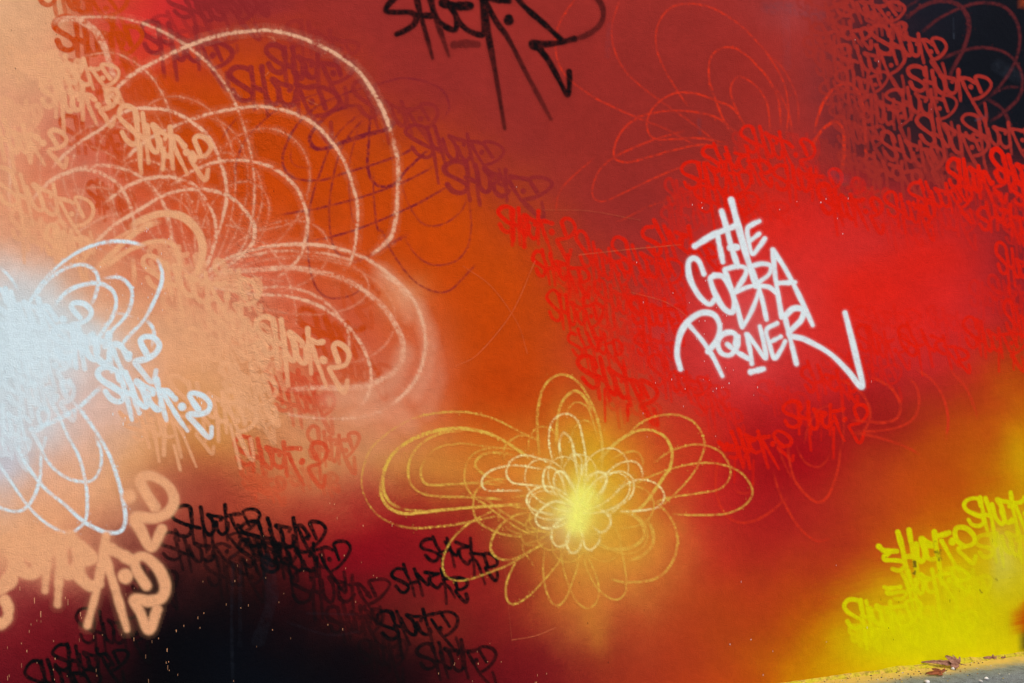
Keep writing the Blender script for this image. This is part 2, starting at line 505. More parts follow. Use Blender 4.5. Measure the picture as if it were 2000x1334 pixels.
def spline(pts, closed=False, tight=0.5, step=2.0):
    """Catmull-Rom through the measured points"""
    pts = np.asarray(pts, float)
    if len(pts) == 1:
        return np.repeat(pts, 2, 0)
    if len(pts) == 2:
        n = max(2, int(np.linalg.norm(pts[1] - pts[0]) / step))
        return pts[0] + (pts[1] - pts[0]) * np.linspace(0, 1, n)[:, None]
    P = np.concatenate([pts[-1:], pts, pts[:2]]) if closed else np.concatenate([2 * pts[:1] - pts[1:2], pts, 2 * pts[-1:] - pts[-2:-1]])
    out = []
    for k in range(1, len(P) - 2):
        p0, p1, p2, p3 = P[k - 1], P[k], P[k + 1], P[k + 2]
        n = max(2, int(np.linalg.norm(p2 - p1) / step))
        t = np.linspace(0, 1, n, endpoint=False)[:, None]
        m1, m2 = (p2 - p0) * tight, (p3 - p1) * tight
        out.append((2 * t ** 3 - 3 * t ** 2 + 1) * p1 + (t ** 3 - 2 * t ** 2 + t) * m1 + (-2 * t ** 3 + 3 * t ** 2) * p2 + (t ** 3 - t ** 2) * m2)
    out.append(P[-2:-1])
    return np.concatenate(out)


LAYER = [0]
FADES = []


def spray(name, strokes, colour, soft=4.0, grain=0.15, cell=2.2, halo=None, fade=None, dots=0.0, **props):
    """strokes: list of (points, width, opacity[, end width, end opacity]) in photo measurements -> one patch of paint on the wall"""
    cur = []
    for s in strokes:
        pts, w, op = s[0], s[1], s[2]
        w2 = s[3] if len(s) > 3 else w
        op2 = s[4] if len(s) > 4 else op
        c = spline(pts, step=max(1.0, cell * 0.7))
        t = np.linspace(0, 1, len(c))
        op_b = np.ones(len(c))
        if dots:
            L = np.concatenate([[0], np.cumsum(np.hypot(*np.diff(c, axis=0).T))])
            run = min(0.4, 22 / max(L[-1], 1))
            op_b = np.clip(t / run, 0, 1) * np.clip((1 - t) / run, 0, 1)
            patch = np.clip(smooth_noise(L + 50 * len(cur), 0 * L + 9.3, 45, 77) * 2.2 - .45, 0, 1)
            thin = w < 4.6
            n = int(L[-1] / (4.3 if thin else 5.5))
            at_ = np.clip((np.arange(n) + RNG.uniform(-.5, .9, n)) / max(n, 1), 0, 1)
            k = (at_ * (len(c) - 1)).astype(int)
            pos = c[k] + RNG.normal(0, .55 if thin else w * .3, (n, 2))
            size = RNG.uniform(1.2, w * (.95 if thin else .5) + .6, n)
            force = op * RNG.uniform(.55, 1.15, n) * np.minimum(1, op_b[k] * 1.6) * (.25 + .75 * patch[k])
            cur.append(np.column_stack([pos, size, np.minimum(force, 1)]))
            stray = RNG.integers(0, len(c), max(1, n // 3))
            cur.append(np.column_stack([c[stray] + RNG.normal(0, w * .9 + 1, (len(stray), 2)), RNG.uniform(.5, 1.5, len(stray)), RNG.uniform(.15, .6, len(stray)) * op * op_b[stray]]))
            if thin:
                op_b = op_b * (1 - dots * (.35 + .45 * patch))
        wob = 1 + 0.10 * np.sin(t * 9 + random.random() * 6) + 0.06 * np.sin(t * 23 + random.random() * 6)
        cur.append(np.column_stack([c, (w + (w2 - w) * t ** 1.5) * wob, (op + (op2 - op) * t ** 1.3) * op_b]))
    cur = np.concatenate(cur)
    R = cur[:, 2].max() / 2 + soft + (halo[0] * 2.2 if halo else 0) + cell
    lo = np.floor(cur[:, :2].min(0) - R)
    hi = np.ceil(cur[:, :2].max(0) + R)
    lo = np.maximum(lo, (-70, -80))
    hi = np.minimum(hi, (2080, 1400))
    if (hi - lo < 4).any():
        return None
    nx, ny = int((hi[0] - lo[0]) / cell) + 2, int((hi[1] - lo[1]) / cell) + 2
    fld = np.zeros(nx * ny)
    k = int(math.ceil(R / cell))
    oy, ox = np.mgrid[-k:k + 1, -k:k + 1]
    ox, oy = ox.ravel(), oy.ravel()
    for part in np.array_split(cur, max(1, len(cur) * len(ox) // 1500000 + 1)):
        gx = np.round((part[:, 0] - lo[0]) / cell).astype(int)[:, None] + ox
        gy = np.round((part[:, 1] - lo[1]) / cell).astype(int)[:, None] + oy
        d = np.hypot(gx * cell + lo[0] - part[:, 0:1], gy * cell + lo[1] - part[:, 1:2])
        e = np.clip((d - (part[:, 2:3] / 2 - soft * 0.4)) / soft, 0, 1)
        val = (1 - e * e * (3 - 2 * e)) * part[:, 3:4]
        if halo:
            val = np.maximum(val, halo[1] * np.exp(-(d / halo[0]) ** 1.3) * part[:, 3:4])
        ok = (gx >= 0) & (gx < nx) & (gy >= 0) & (gy < ny) & (val > 0.004)
        np.maximum.at(fld, (gy[ok] * nx + gx[ok]), val[ok])
    fld = fld.reshape(ny, nx)
    gy, gx = np.mgrid[0:ny, 0:nx]
    X_, Y_ = gx * cell + lo[0], gy * cell + lo[1]
    if fade is not None:
        fld = fld * fade(X_, Y_)
    n1 = smooth_noise(X_ + 300, Y_ + 300, 4.2, 31 + LAYER[0] % 7) - .5
    n2 = smooth_noise(X_ + 300, Y_ + 300, 15, 41 + LAYER[0] % 5) - .5
    gain = 1 + grain * (1.9 * n1 + 1.1 * n2 + 0.35 * RNG.normal(0, .5, fld.shape))
    body = np.clip(fld * gain, 0, 1)
    keep = np.maximum.reduce([fld[:-1, :-1], fld[1:, :-1], fld[:-1, 1:], fld[1:, 1:]]) > 0.03
    if keep.sum() < 2:
        return None
    # lay the new coat over what is already on the wall
    wx0, wy0 = int(lo[0]), int(lo[1])
    wx1, wy1 = int(min(hi[0], CX1 - 2)), int(min(hi[1], CY1 - 2))
    yy, xx = np.mgrid[wy0:wy1, wx0:wx1]
    u, v = (xx - lo[0]) / cell, (yy - lo[1]) / cell
    i, j = np.minimum(u.astype(int), nx - 2), np.minimum(v.astype(int), ny - 2)
    fu, fv = u - i, v - j
    al = (body[j, i] * (1 - fu) + body[j, i + 1] * fu) * (1 - fv) + (body[j + 1, i] * (1 - fu) + body[j + 1, i + 1] * fu) * fv
    win = CANVAS[wy0 - CY0:wy1 - CY0, wx0 - CX0:wx1 - CX0]
    win += al[..., None].astype(np.float32) * (lin(PALETTE[colour]).astype(np.float32) - win)
    jj, ii = np.nonzero(keep)
    corner = np.stack([jj * nx + ii, (jj + 1) * nx + ii, (jj + 1) * nx + ii + 1, jj * nx + ii + 1], -1)
    used, inv = np.unique(corner, return_inverse=True)
    quads = inv.reshape(-1, 4)
    ux, uy = (used % nx) * cell + lo[0], (used // nx) * cell + lo[1]
    LAYER[0] += 1
    off = 0.00006 + LAYER[0] * 1.6e-6
    me = raw_mesh(name, to_wall(np.stack([ux, uy], -1), off), quads, [SPRAY])
    set_paint(me, sample_canvas(ux, uy), wrinkle_at(ux, uy))
    return put(name, me, WALL, **props)


def each(name, strokes, colour, **kw):
    for st in strokes:
        spray(name, [st], colour, **kw)


# ---- handwriting of the tag, three specimens measured from the photograph: (x, y) px of an enlargement
HAND_A = dict(x0=95, x1=1150, y0=450, slope=0.075, h=335, strokes=[
    ([(330, 190), (300, 100), (220, 65), (140, 85), (100, 150), (140, 215), (255, 280), (340, 335), (345, 400), (285, 435), (205, 405), (155, 335)], 1, 1),
    ([(310, 100), (345, 260), (370, 420), (395, 540)], 1, .75),
    ([(405, 110), (440, 250), (470, 400), (505, 560)], 1, .7),
    ([(345, 300), (455, 345)], 1, 1),
    ([(450, 230), (490, 380), (545, 455), (590, 465), (605, 400), (575, 280), (520, 200), (600, 240), (690, 270), (680, 310)], 1, 1),
    ([(600, 330), (625, 430), (690, 490), (745, 460), (740, 330)], 1, 1),
    ([(718, 160), (740, 320), (765, 480), (785, 580)], 1, .75),
    ([(745, 270), (840, 275), (920, 255)], 1, 1),
    ([(780, 300), (850, 440), (940, 590), (1060, 750)], .9, .7),
    ([(1010, 430), (950, 310), (925, 250), (980, 235), (1080, 260), (1135, 330), (1100, 420), (1010, 500), (915, 545), (960, 620), (1050, 740), (1110, 775), (1105, 690), (1078, 570)], .9, .9),
    ([(905, 412), (906, 420)], 1.2, 1)])
HAND_B = dict(x0=90, x1=1205, y0=560, slope=-0.04, h=400, strokes=[
    ([(112, 330), (165, 372), (310, 385)], 1, 1),
    ([(200, 385), (150, 430), (170, 470), (270, 475), (370, 490), (385, 550), (330, 600), (250, 585)], .9, .9),
    ([(300, 180), (360, 340), (410, 520), (455, 710)], 1, .8),
    ([(405, 140), (450, 310), (510, 540), (560, 760)], 1, .8),
    ([(390, 450), (500, 430)], 1, 1),
    ([(490, 290), (520, 430), (565, 500), (605, 455), (590, 340), (555, 215), (620, 260), (690, 295), (615, 310)], 1, 1),
    ([(615, 320), (640, 430), (705, 485), (765, 455)], .9, .9),
    ([(712, 135), (760, 350), (800, 540), (835, 700)], 1, .7),
    ([(745, 235), (830, 220), (910, 205)], 1, 1),
    ([(795, 290), (880, 430), (1015, 610)], .8, .6),
    ([(940, 318), (941, 335)], 1.25, 1),
    ([(1085, 350), (1000, 270), (960, 170), (1000, 110), (1100, 145), (1190, 255), (1165, 335), (1020, 365), (1100, 460), (1195, 560), (1215, 480)], .9, .85)])
HAND_C = dict(x0=605, x1=1790, y0=570, slope=0.06, h=420, strokes=[
    ([(790, 175), (690, 170), (620, 240), (640, 320), (790, 395), (890, 470), (855, 560), (770, 560), (690, 460)], 1, 1),
    ([(800, 120), (850, 270), (930, 440), (985, 650)], 1, .6),
    ([(1000, 190), (1050, 330), (1095, 480), (1130, 640)], 1, .8),
    ([(930, 420), (1050, 400)], 1, 1),
    ([(1020, 270), (1090, 380), (1190, 490), (1215, 400)], 1, 1),
    ([(1150, 290), (1250, 325), (1335, 345), (1240, 370), (1210, 420), (1240, 510), (1330, 575), (1375, 520)], 1, 1),
    ([(1365, 230), (1385, 420), (1420, 600), (1440, 760)], 1, .8),
    ([(1395, 425), (1490, 420), (1580, 415)], 1, 1),
    ([(1420, 490), (1500, 590), (1590, 695)], .9, .8),
    ([(1630, 600), (1590, 490), (1580, 415), (1670, 405), (1765, 470), (1770, 550), (1690, 600), (1600, 620), (1670, 730), (1755, 820), (1785, 770), (1775, 680)], 1, 1)])
# a looser hand: the same letters, the 2 standing free with its open foot
HAND_D = dict(x0=95, x1=1300, y0=450, slope=0.075, h=335, strokes=HAND_A['strokes'][:8] + [
    ([(780, 300), (840, 420), (910, 540), (985, 660)], .9, .7),
    ([(1140, 400), (1085, 310), (1065, 250), (1115, 215), (1215, 240), (1275, 320), (1240, 410), (1150, 455), (1045, 470), (1035, 500), (1110, 590), (1200, 700), (1245, 690), (1262, 590)], .95, .9),
    ([(968, 400), (969, 410)], 1.3, 1)])
HANDS = {'A': HAND_A, 'B': HAND_B, 'C': HAND_C, 'D': HAND_D}


jit0 = lambda a: random.uniform(-a, a)
LEGS = {'A': (1, 2, 5, 7), 'B': (2, 3, 7, 9), 'C': (1, 2, 6, 8), 'D': (1, 2, 5, 7)}


def tag(x0, y0, x1, y1, h, colour, w=9, op=1.0, hand='A', skip=(), soft=None, grain=0.16, fade=None, only=None, **props):
    if hand == 'A' and random.random() < {'peach': .6, 'white': .6, 'rust': .5, 'red': .3}.get(colour, 0):
        hand = 'D'
    H = HANDS[hand]
    out = []
    if colour == 'red' and op < .72:
        op *= .75
    amp1, amp2, amp3, shear = jit0(.022), jit0(.15), jit0(.05), jit0(.05)
    ph1, ph2 = random.uniform(0, 6.3), random.uniform(0, 6.3)
    w = w * 0.82 * random.uniform(.9, 1.1)
    jit = lambda a: random.uniform(-a, a)
    for n, (pts, ws, taper) in enumerate(H['strokes']):
        if n in skip or (only is not None and n not in only):
            continue
        p = np.array(pts, float)
        u = (p[:, 0] - H['x0']) / (H['x1'] - H['x0'])
        v = (H['y0'] + H['slope'] * (p[:, 0] - H['x0']) - p[:, 1]) / H['h']
        dx, dy, sc = jit(.02), jit(.06), 1 + jit(.06)
        u = u + dx
        u = u + amp1 * np.sin(5.2 * u + ph1) + shear * (v - .5)
        v = v * (1 + amp2 * np.sin(4.4 * u + ph2)) + amp3 * np.sin(7 * u + ph1)
        drop = random.choice((0, 0, .12, .25, .5)) if n in LEGS[hand] else 0
        if drop:
            v[-1] -= drop
            u[-1] += drop * .03
        v = (v + dy) * sc
        q = np.column_stack([x0 + u * (x1 - x0), y0 + u * (y1 - y0) - v * h])
        q += RNG.normal(0, 0.009 * h, q.shape)
        out.append((q, w * ws, op, w * ws * taper, op * (0.92 if taper > .9 else 0.72)))
    return spray('spray_tag', out, colour, soft=(soft * .7 if soft else max(2.2, w * 0.34)), grain=grain, cell=2.0 if w >= 7 else 1.75, fade=fade, **props)


def scaled(pts, ox, oy, s):
    return [(ox + x / s, oy + y / s) for x, y in pts]


# ---------------- red loops on the maroon field, then the other line flowers
def loops(lines, colour, grain, soft, ox=0.0, oy=0.0, s=1.0, cell=1.6, dots=0.75, halo=None, **props):
    st = []
    for l in lines:
        w, op = l[0], l[1]
        st.append((scaled(l[2:], ox, oy, s), w, op))
    return spray('loop_flower', st, colour, soft=soft, grain=grain, cell=cell, dots=dots, halo=halo, **props)


loops([
    (3, .65, (1130, -5), (1120, 3), (1097, 37), (1085, 77), (1090, 120), (1110, 153), (1160, 190), (1200, 210), (1240, 228), (1300, 252), (1360, 285)),
    (3, .55, (1212, -5), (1207, 10), (1195, 50), (1198, 90), (1217, 133), (1250, 167), (1290, 197), (1333, 227), (1377, 260), (1400, 278)),
    (3, .7, (1345, 210), (1320, 173), (1297, 133), (1283, 97), (1282, 60), (1297, 27), (1323, 10), (1360, 8), (1400, 20), (1443, 47), (1477, 80), (1500, 107), (1530, 160), (1540, 215), (1535, 265)),
    (3.4, .85, (1430, 262), (1413, 233), (1397, 193), (1385, 153), (1387, 117), (1403, 97), (1430, 93), (1457, 107), (1480, 130), (1500, 153), (1520, 195), (1525, 250)),
    (3, .75, (1450, 240), (1430, 193), (1428, 167), (1443, 150), (1467, 160), (1487, 180), (1500, 210), (1505, 260)),
    (3.2, .8, (1460, 255), (1433, 213), (1400, 197), (1360, 183), (1320, 182), (1290, 197), (1270, 220), (1263, 247), (1277, 270), (1317, 272), (1367, 270), (1420, 280)),
    (3.2, .8, (1440, 260), (1400, 230), (1350, 218), (1300, 217), (1250, 228), (1217, 253), (1200, 287), (1202, 310), (1227, 317), (1267, 307), (1317, 293), (1367, 283), (1420, 285)),
    (2.8, .65, (1400, 310), (1327, 328), (1267, 353), (1217, 377), (1180, 393), (1160, 387), (1158, 363), (1173, 330), (1207, 303), (1277, 273), (1340, 255)),
    (2.6, .5, (1167, 303), (1110, 353), (1090, 383), (1086, 420)),
    (2.6, .5, (1340, 375), (1303, 388), (1297, 400), (1313, 420)),
    (2.6, .45, (1200, 432), (1213, 430), (1260, 407), (1300, 392), (1350, 380)),
    (4.5, .85, (1590, 262), (1597, 230), (1610, 197), (1633, 170), (1657, 163), (1677, 180), (1687, 217), (1690, 267), (1692, 310)),
    (5.5, .9, (1586, 300), (1590, 277), (1610, 250), (1633, 238), (1647, 257), (1648, 300), (1643, 343)),
    (3, .5, (1500, 157), (1520, 180), (1540, 220), (1550, 270)),
    (3, .4, (1500, 107), (1530, 135), (1556, 190), (1560, 250)),
], 'tomato', 0.75, 3.4, dots=.4, label='red looping line flower on the maroon paint')

loops([
    (7, .95, (1767, 37), (1800, 13), (1833, 2), (1867, 7), (1887, 27), (1893, 53), (1883, 93), (1860, 137), (1850, 165)),
    (5, .8, (1800, 63), (1833, 37), (1877, 15), (1920, 5), (1960, 13), (1983, 37), (1992, 73), (1983, 120), (1957, 163), (1935, 185)),
    (5, .75, (1833, 117), (1877, 100), (1917, 93), (1957, 100), (1983, 120), (1997, 153), (1990, 190), (1960, 220), (1930, 240)),
    (4, .7, (1900, 215), (1925, 195), (1950, 177), (1975, 170), (2003, 171)),
    (6, .7, (1923, 190), (1957, 213), (1973, 247), (1974, 280)),
    (4, .8, (1757, 22), (1780, 8), (1800, -4)),
], 'dark red', 0.55, 4.0, label='dim red loops on the black corner')

# ---------------- maroon loops on orange
loops([
    (4.5, .85, (700, 173), (633, 200), (590, 233), (563, 273), (552, 310), (560, 337), (583, 350), (627, 352), (683, 335), (733, 320), (783, 302), (813, 287)),
    (7.5, .8, (700, 205), (650, 217), (613, 253), (605, 273), (617, 290), (643, 288), (673, 277), (717, 263), (753, 253), (780, 235)),
    (5, .85, (725, 215), (723, 227), (720, 283), (718, 323), (727, 353), (747, 365), (773, 357), (793, 333), (817, 310), (840, 290)),
    (3.6, .8, (710, 217), (667, 253), (643, 290), (627, 333), (613, 373), (603, 417), (600, 445), (602, 495), (607, 532), (620, 565), (643, 582), (683, 578), (710, 560)),
    (3.4, .75, (713, 230), (680, 267), (660, 310), (647, 367), (643, 417), (647, 465), (660, 495), (690, 500)),
    (3, .55, (700, 247), (683, 317), (682, 367), (687, 420), (695, 440)),
    (3.6, .8, (545, 420), (580, 414), (617, 408), (700, 387), (777, 360), (820, 340), (850, 323)),
    (3.8, .85, (600, 472), (650, 462), (700, 447), (767, 420), (817, 397), (877, 363)),
    (3.4, .75, (730, 333), (730, 383), (737, 445), (747, 452), (763, 488), (790, 528), (817, 555), (850, 570), (877, 568), (900, 548), (930, 515)),
    (3, .6, (790, 465), (810, 495), (833, 513), (860, 518), (893, 508), (913, 482), (920, 445), (918, 410), (915, 383)),
    (3, .6, (783, 353), (793, 387), (810, 420), (833, 440), (867, 437), (900, 413), (914, 383)),
    (3.5, .6, (480, 270), (500, 250), (543, 213), (600, 190), (640, 178)),
    (3.5, .6, (430, 277), (450, 245), (470, 225)),
    (4, .7, (457, 367), (460, 330), (467, 300), (480, 272), (495, 262)),
    (4, .6, (733, 167), (783, 153), (833, 160), (867, 180), (877, 213), (860, 235)),
    (4, .5, (640, 205), (670, 185), (720, 168), (760, 158)),
    (6, .45, (683, 515), (720, 500), (760, 478), (800, 455)),
    (2.6, .45, (571, 280), (568, 310), (580, 325), (610, 328)),
], 'plum', 0.6, 3.0, dots=.4, label='thin maroon loops drawn over the orange paint')

# ---------------- SHUCK2 tags, field by field (start, end of the baseline, cap height)
def rows(lst, colour, **kw):
    for r in lst:
        d = dict(kw)
        if len(r) > 5:
            d.update(r[5])
        tag(*r[:5], colour, **d)


D = dict
# maroon hand on the orange and crimson, top left
rows([
    (330, 38, 505, 42, 45, D(w=11)), (372, 20, 520, 14, 40, D(w=11, op=.8, hand='C')), (275, 106, 452, 132, 58, D(w=11)), (445, 192, 660, 228, 62, D(w=11)),
    (515, 140, 690, 168, 55, D(w=12)), (690, 230, 855, 255, 58, D(w=10, op=.7)), (793, 305, 990, 322, 56, D(w=10)),
    (860, 377, 1076, 388, 56, D(w=10)), (300, 72, 470, 88, 40, D(op=.5, hand='C')), (560, 88, 700, 110, 40, D(op=.5)),
], 'maroon', w=10, op=.9)
# orange hand over the crimson and peach, far left
rows([
    (66, 16, 245, 26, 52, D(w=12)), (104, 104, 285, 108, 62, D(w=13, op=.95)), (115, 280, 265, 305, 54, D(op=.8, w=10)), (172, 405, 262, 420, 50, D(op=.8)),
    (215, 345, 330, 350, 44, D(op=.5)), (230, 180, 340, 200, 50, D(op=.5)), (120, 170, 240, 190, 45, D(op=.55)), (185, 235, 290, 250, 44, D(op=.5)),
    (290, 195, 360, 210, 44, D(op=.35)), (585, 680, 748, 690, 62, D(w=13, op=.85, skip=(9, 10))), (560, 585, 742, 600, 50, D(op=.5, only=(6, 7, 8, 9))),
    (640, 745, 770, 750, 45, D(op=.45)),
], 'orange', w=10, op=.85)
rows([
    (455, 912, 640, 920, 56, D(w=11)), (535, 802, 660, 812, 44, D(op=.65)), (520, 762, 640, 768, 40, D(op=.75, w=10)), (600, 905, 700, 890, 52, D(op=.6)),
    (470, 955, 560, 968, 40, D(op=.45)), (560, 950, 660, 945, 36, D(op=.35, hand='C')),
], 'rust', w=10, op=.85)

# brick red hand running down over the black corner
rows([
    (1704, 104, 1854, 117, 47, D(w=8.5, op=1)), (1773, 174, 1933, 193, 48, D(w=8.5, op=1)), (1627, 34, 1765, 38, 38, D(op=.95)), (1585, 86, 1702, 76, 40, D(op=.9, hand='C')),
    (1627, 138, 1771, 142, 48), (1630, 186, 1738, 178, 42, D(op=.9)), (1730, 218, 1871, 230, 47), (1787, 276, 1932, 312, 50, D(op=1)),
    (1877, 276, 2034, 298, 48, D(op=1)), (1720, 310, 1848, 332, 50), (1690, 346, 1798, 362, 46, D(hand='C')), (1676, 236, 1786, 246, 46, D(op=.85)),
    (1556, 42, 1652, 36, 36, D(op=.8)), (1566, 112, 1664, 104, 38, D(op=.8, hand='C')), (1640, 402, 1742, 396, 42, D(op=.9, hand='C')), (1600, -2, 1762, -8, 34, D(op=.9)),
    (1590, 150, 1660, 148, 40, D(op=.7)), (1600, 205, 1690, 200, 42, D(op=.75, hand='C')), (1630, 285, 1730, 280, 46, D(op=.75)), (1640, 335, 1720, 345, 44, D(op=.7, hand='C')),
    (1690, 60, 1770, 64, 34, D(op=.8, hand='C')), (1780, 350, 1870, 362, 40, D(op=.5)), (1815, 325, 1905, 345, 38, D(op=.55, hand='C')),
    (1620, 245, 1700, 240, 40, D(op=.6)), (1590, 320, 1660, 330, 44, D(op=.45)),
], 'brick', w=8, op=.95, grain=.12)

# bright red hand around the red field
RED = [
    (1850, 372, 1972, 374, 50, D(w=9.5, op=1)), (1938, 358, 2062, 366, 56, D(w=9.5, op=1)), (1775, 412, 1902, 404, 46), (1728, 428, 1832, 436, 46, D(op=.9)),
    (1600, 422, 1724, 432, 50, D(w=10)), (1905, 446, 2012, 456, 52, D(op=.85)), (1974, 402, 2080, 410, 44, D(op=.9)), (1330, 374, 1472, 376, 52, D(w=9.5, op=1)),
    (1374, 336, 1506, 346, 52, D(op=1)), (1450, 302, 1594, 322, 52), (1510, 372, 1645, 382, 50, D(op=.9)), (1357, 416, 1482, 420, 46), (1560, 372, 1690, 388, 44, D(op=.5)),
    (968, 452, 1122, 478, 50, D(w=9)), (1036, 540, 1150, 556, 54, D(w=9.5)), (1130, 522, 1232, 560, 56, D(op=.85)), (1197, 534, 1336, 556, 56, D(op=.9)), (1256, 494, 1400, 505, 52, D(w=9)),
    (1070, 628, 1180, 640, 54), (1229, 632, 1342, 642, 46, D(op=.9, w=10)), (1113, 694, 1216, 700, 50, D(op=.9)), (1126, 752, 1288, 798, 54, D(w=10)), (1265, 756, 1390, 776, 46, D(op=.75)),
    (1240, 694, 1324, 696, 44, D(op=.75)), (1665, 642, 1802, 640, 40, D(op=.55)), (1673, 692, 1778, 700, 48, D(op=.8)), (1755, 690, 1892, 706, 52, D(op=.9, w=8)),
    (1880, 682, 2004, 690, 50, D(w=7.5, op=.85)), (1528, 840, 1698, 838, 50, D(w=9.5, op=.95)), (1402, 890, 1545, 892, 52, D(w=9, op=.9, hand='B')), (1945, 536, 2052, 550, 54, D(w=8.5, op=.9)),
    (1890, 602, 1985, 600, 46, D(op=.45)), (1565, 762, 1672, 770, 48, D(op=.8)), (1940, 432, 2045, 430, 46, D(op=.7)), (1960, 652, 2062, 662, 46, D(op=.8)), (1310, 772, 1424, 782, 46, D(op=.65)),
    (1160, 604, 1262, 616, 48, D(op=.75)), (1250, 580, 1340, 592, 46, D(op=.65)), (1170, 660, 1262, 668, 44, D(op=.7)), (1210, 722, 1300, 732, 44, D(op=.6)), (1090, 582, 1170, 592, 46, D(op=.7)),
    (1420, 420, 1540, 420, 44, D(op=.6)), (1660, 400, 1740, 408, 42, D(op=.5)), (1800, 448, 1910, 452, 46, D(op=.6)), (1700, 458, 1800, 462, 44, D(op=.5)), (1960, 480, 2060, 486, 46, D(op=.65)),
    (1930, 590, 2030, 602, 44, D(op=.6)), (1810, 640, 1900, 652, 44, D(op=.45)), (1600, 720, 1700, 728, 40, D(op=.45)), (1480, 790, 1580, 800, 42, D(op=.45)), (1350, 810, 1450, 824, 44, D(op=.55)),
    (1300, 400, 1380, 410, 44, D(op=.6)), (1290, 450, 1370, 458, 44, D(op=.5)), (1880, 392, 1960, 400, 40, D(op=.5)), (1655, 742, 1760, 748, 44, D(op=.6)), (1180, 800, 1290, 820, 40, D(op=.5)),
    (1430, 300, 1490, 312, 40, D(op=.35)), (1540, 300, 1600, 310, 40, D(op=.3)),
]
for n, r in enumerate(RED):
    r[5].setdefault('hand', 'AAC'[n % 3]) if len(r) > 5 else None
rows(RED, 'red', w=7.8, op=.92, grain=.14)
# drips and long legs of the red tags
each('paint_drip', [([(1181, 760), (1182, 824)], 5, .9, 3, .8), ([(1226, 790), (1226, 822)], 7, .9, 4, .8), ([(1003, 410), (1003, 470)], 7, .9), ([(1022, 420), (1024, 482)], 8, .9), ([(1951, 690), (1951, 725)], 4, .7),
                     ([(1980, 680), (1980, 722)], 4, .7), ([(1628, 835), (1628, 895)], 6, .8, 4, .6), ([(1580, 838), (1584, 880)], 5, .7), ([(1650, 700), (1648, 760)], 3, .4), ([(1602, 720), (1604, 860)], 3, .35), ([(1455, 890), (1452, 915)], 4, .6),
                     ([(1436, 895), (1434, 942)], 3, .5), ([(1472, 900), (1470, 945)], 4, .5)], 'red', soft=3, grain=.15)

# ---------------- lower right loops
loops([
    (4, .8, (1640, 740), (1667, 755), (1690, 778), (1700, 808), (1690, 838), (1670, 850)),
    (4.5, .85, (1700, 735), (1707, 738), (1740, 758), (1758, 788), (1753, 815), (1730, 825), (1697, 824), (1660, 820)),
    (4, .7, (1770, 735), (1790, 755), (1795, 788), (1783, 818), (1753, 835), (1707, 842), (1670, 842)),
    (4, .8, (1785, 715), (1797, 725), (1823, 745), (1843, 778), (1852, 822), (1847, 862)),
    (4, .6, (1850, 718), (1860, 728), (1887, 758), (1903, 795), (1910, 820)),
    (4, .6, (1660, 845), (1687, 848), (1727, 858), (1767, 872), (1800, 890)),
    (4, .8, (1540, 870), (1540, 889), (1550, 932), (1570, 962), (1597, 981), (1617, 969), (1630, 939), (1638, 909), (1642, 870)),
    (3.6, .7, (1510, 920), (1520, 956), (1537, 992), (1560, 1029), (1593, 1056), (1625, 1052)),
    (3.2, .6, (1555, 870), (1563, 889), (1577, 906), (1597, 912), (1613, 902), (1622, 885)),
    (4, .6, (1405, 890), (1398, 930), (1400, 966), (1413, 999), (1437, 1019), (1467, 1019), (1500, 1003), (1540, 970)),
    (3, .5, (1430, 949), (1443, 962), (1467, 959), (1475, 930)),
    (3, .45, (1570, 870), (1580, 830), (1600, 800), (1625, 790)),
    (3, .45, (1645, 880), (1648, 820), (1640, 780)),
    (3, .4, (1510, 850), (1530, 900), (1548, 940)),
], 'tomato', 0.5, 4.0, dots=.3, label='red loops over the dark red paint beside the orange corner')

# ---------------- peach lines and tags on the left
def rag(f):
    return f


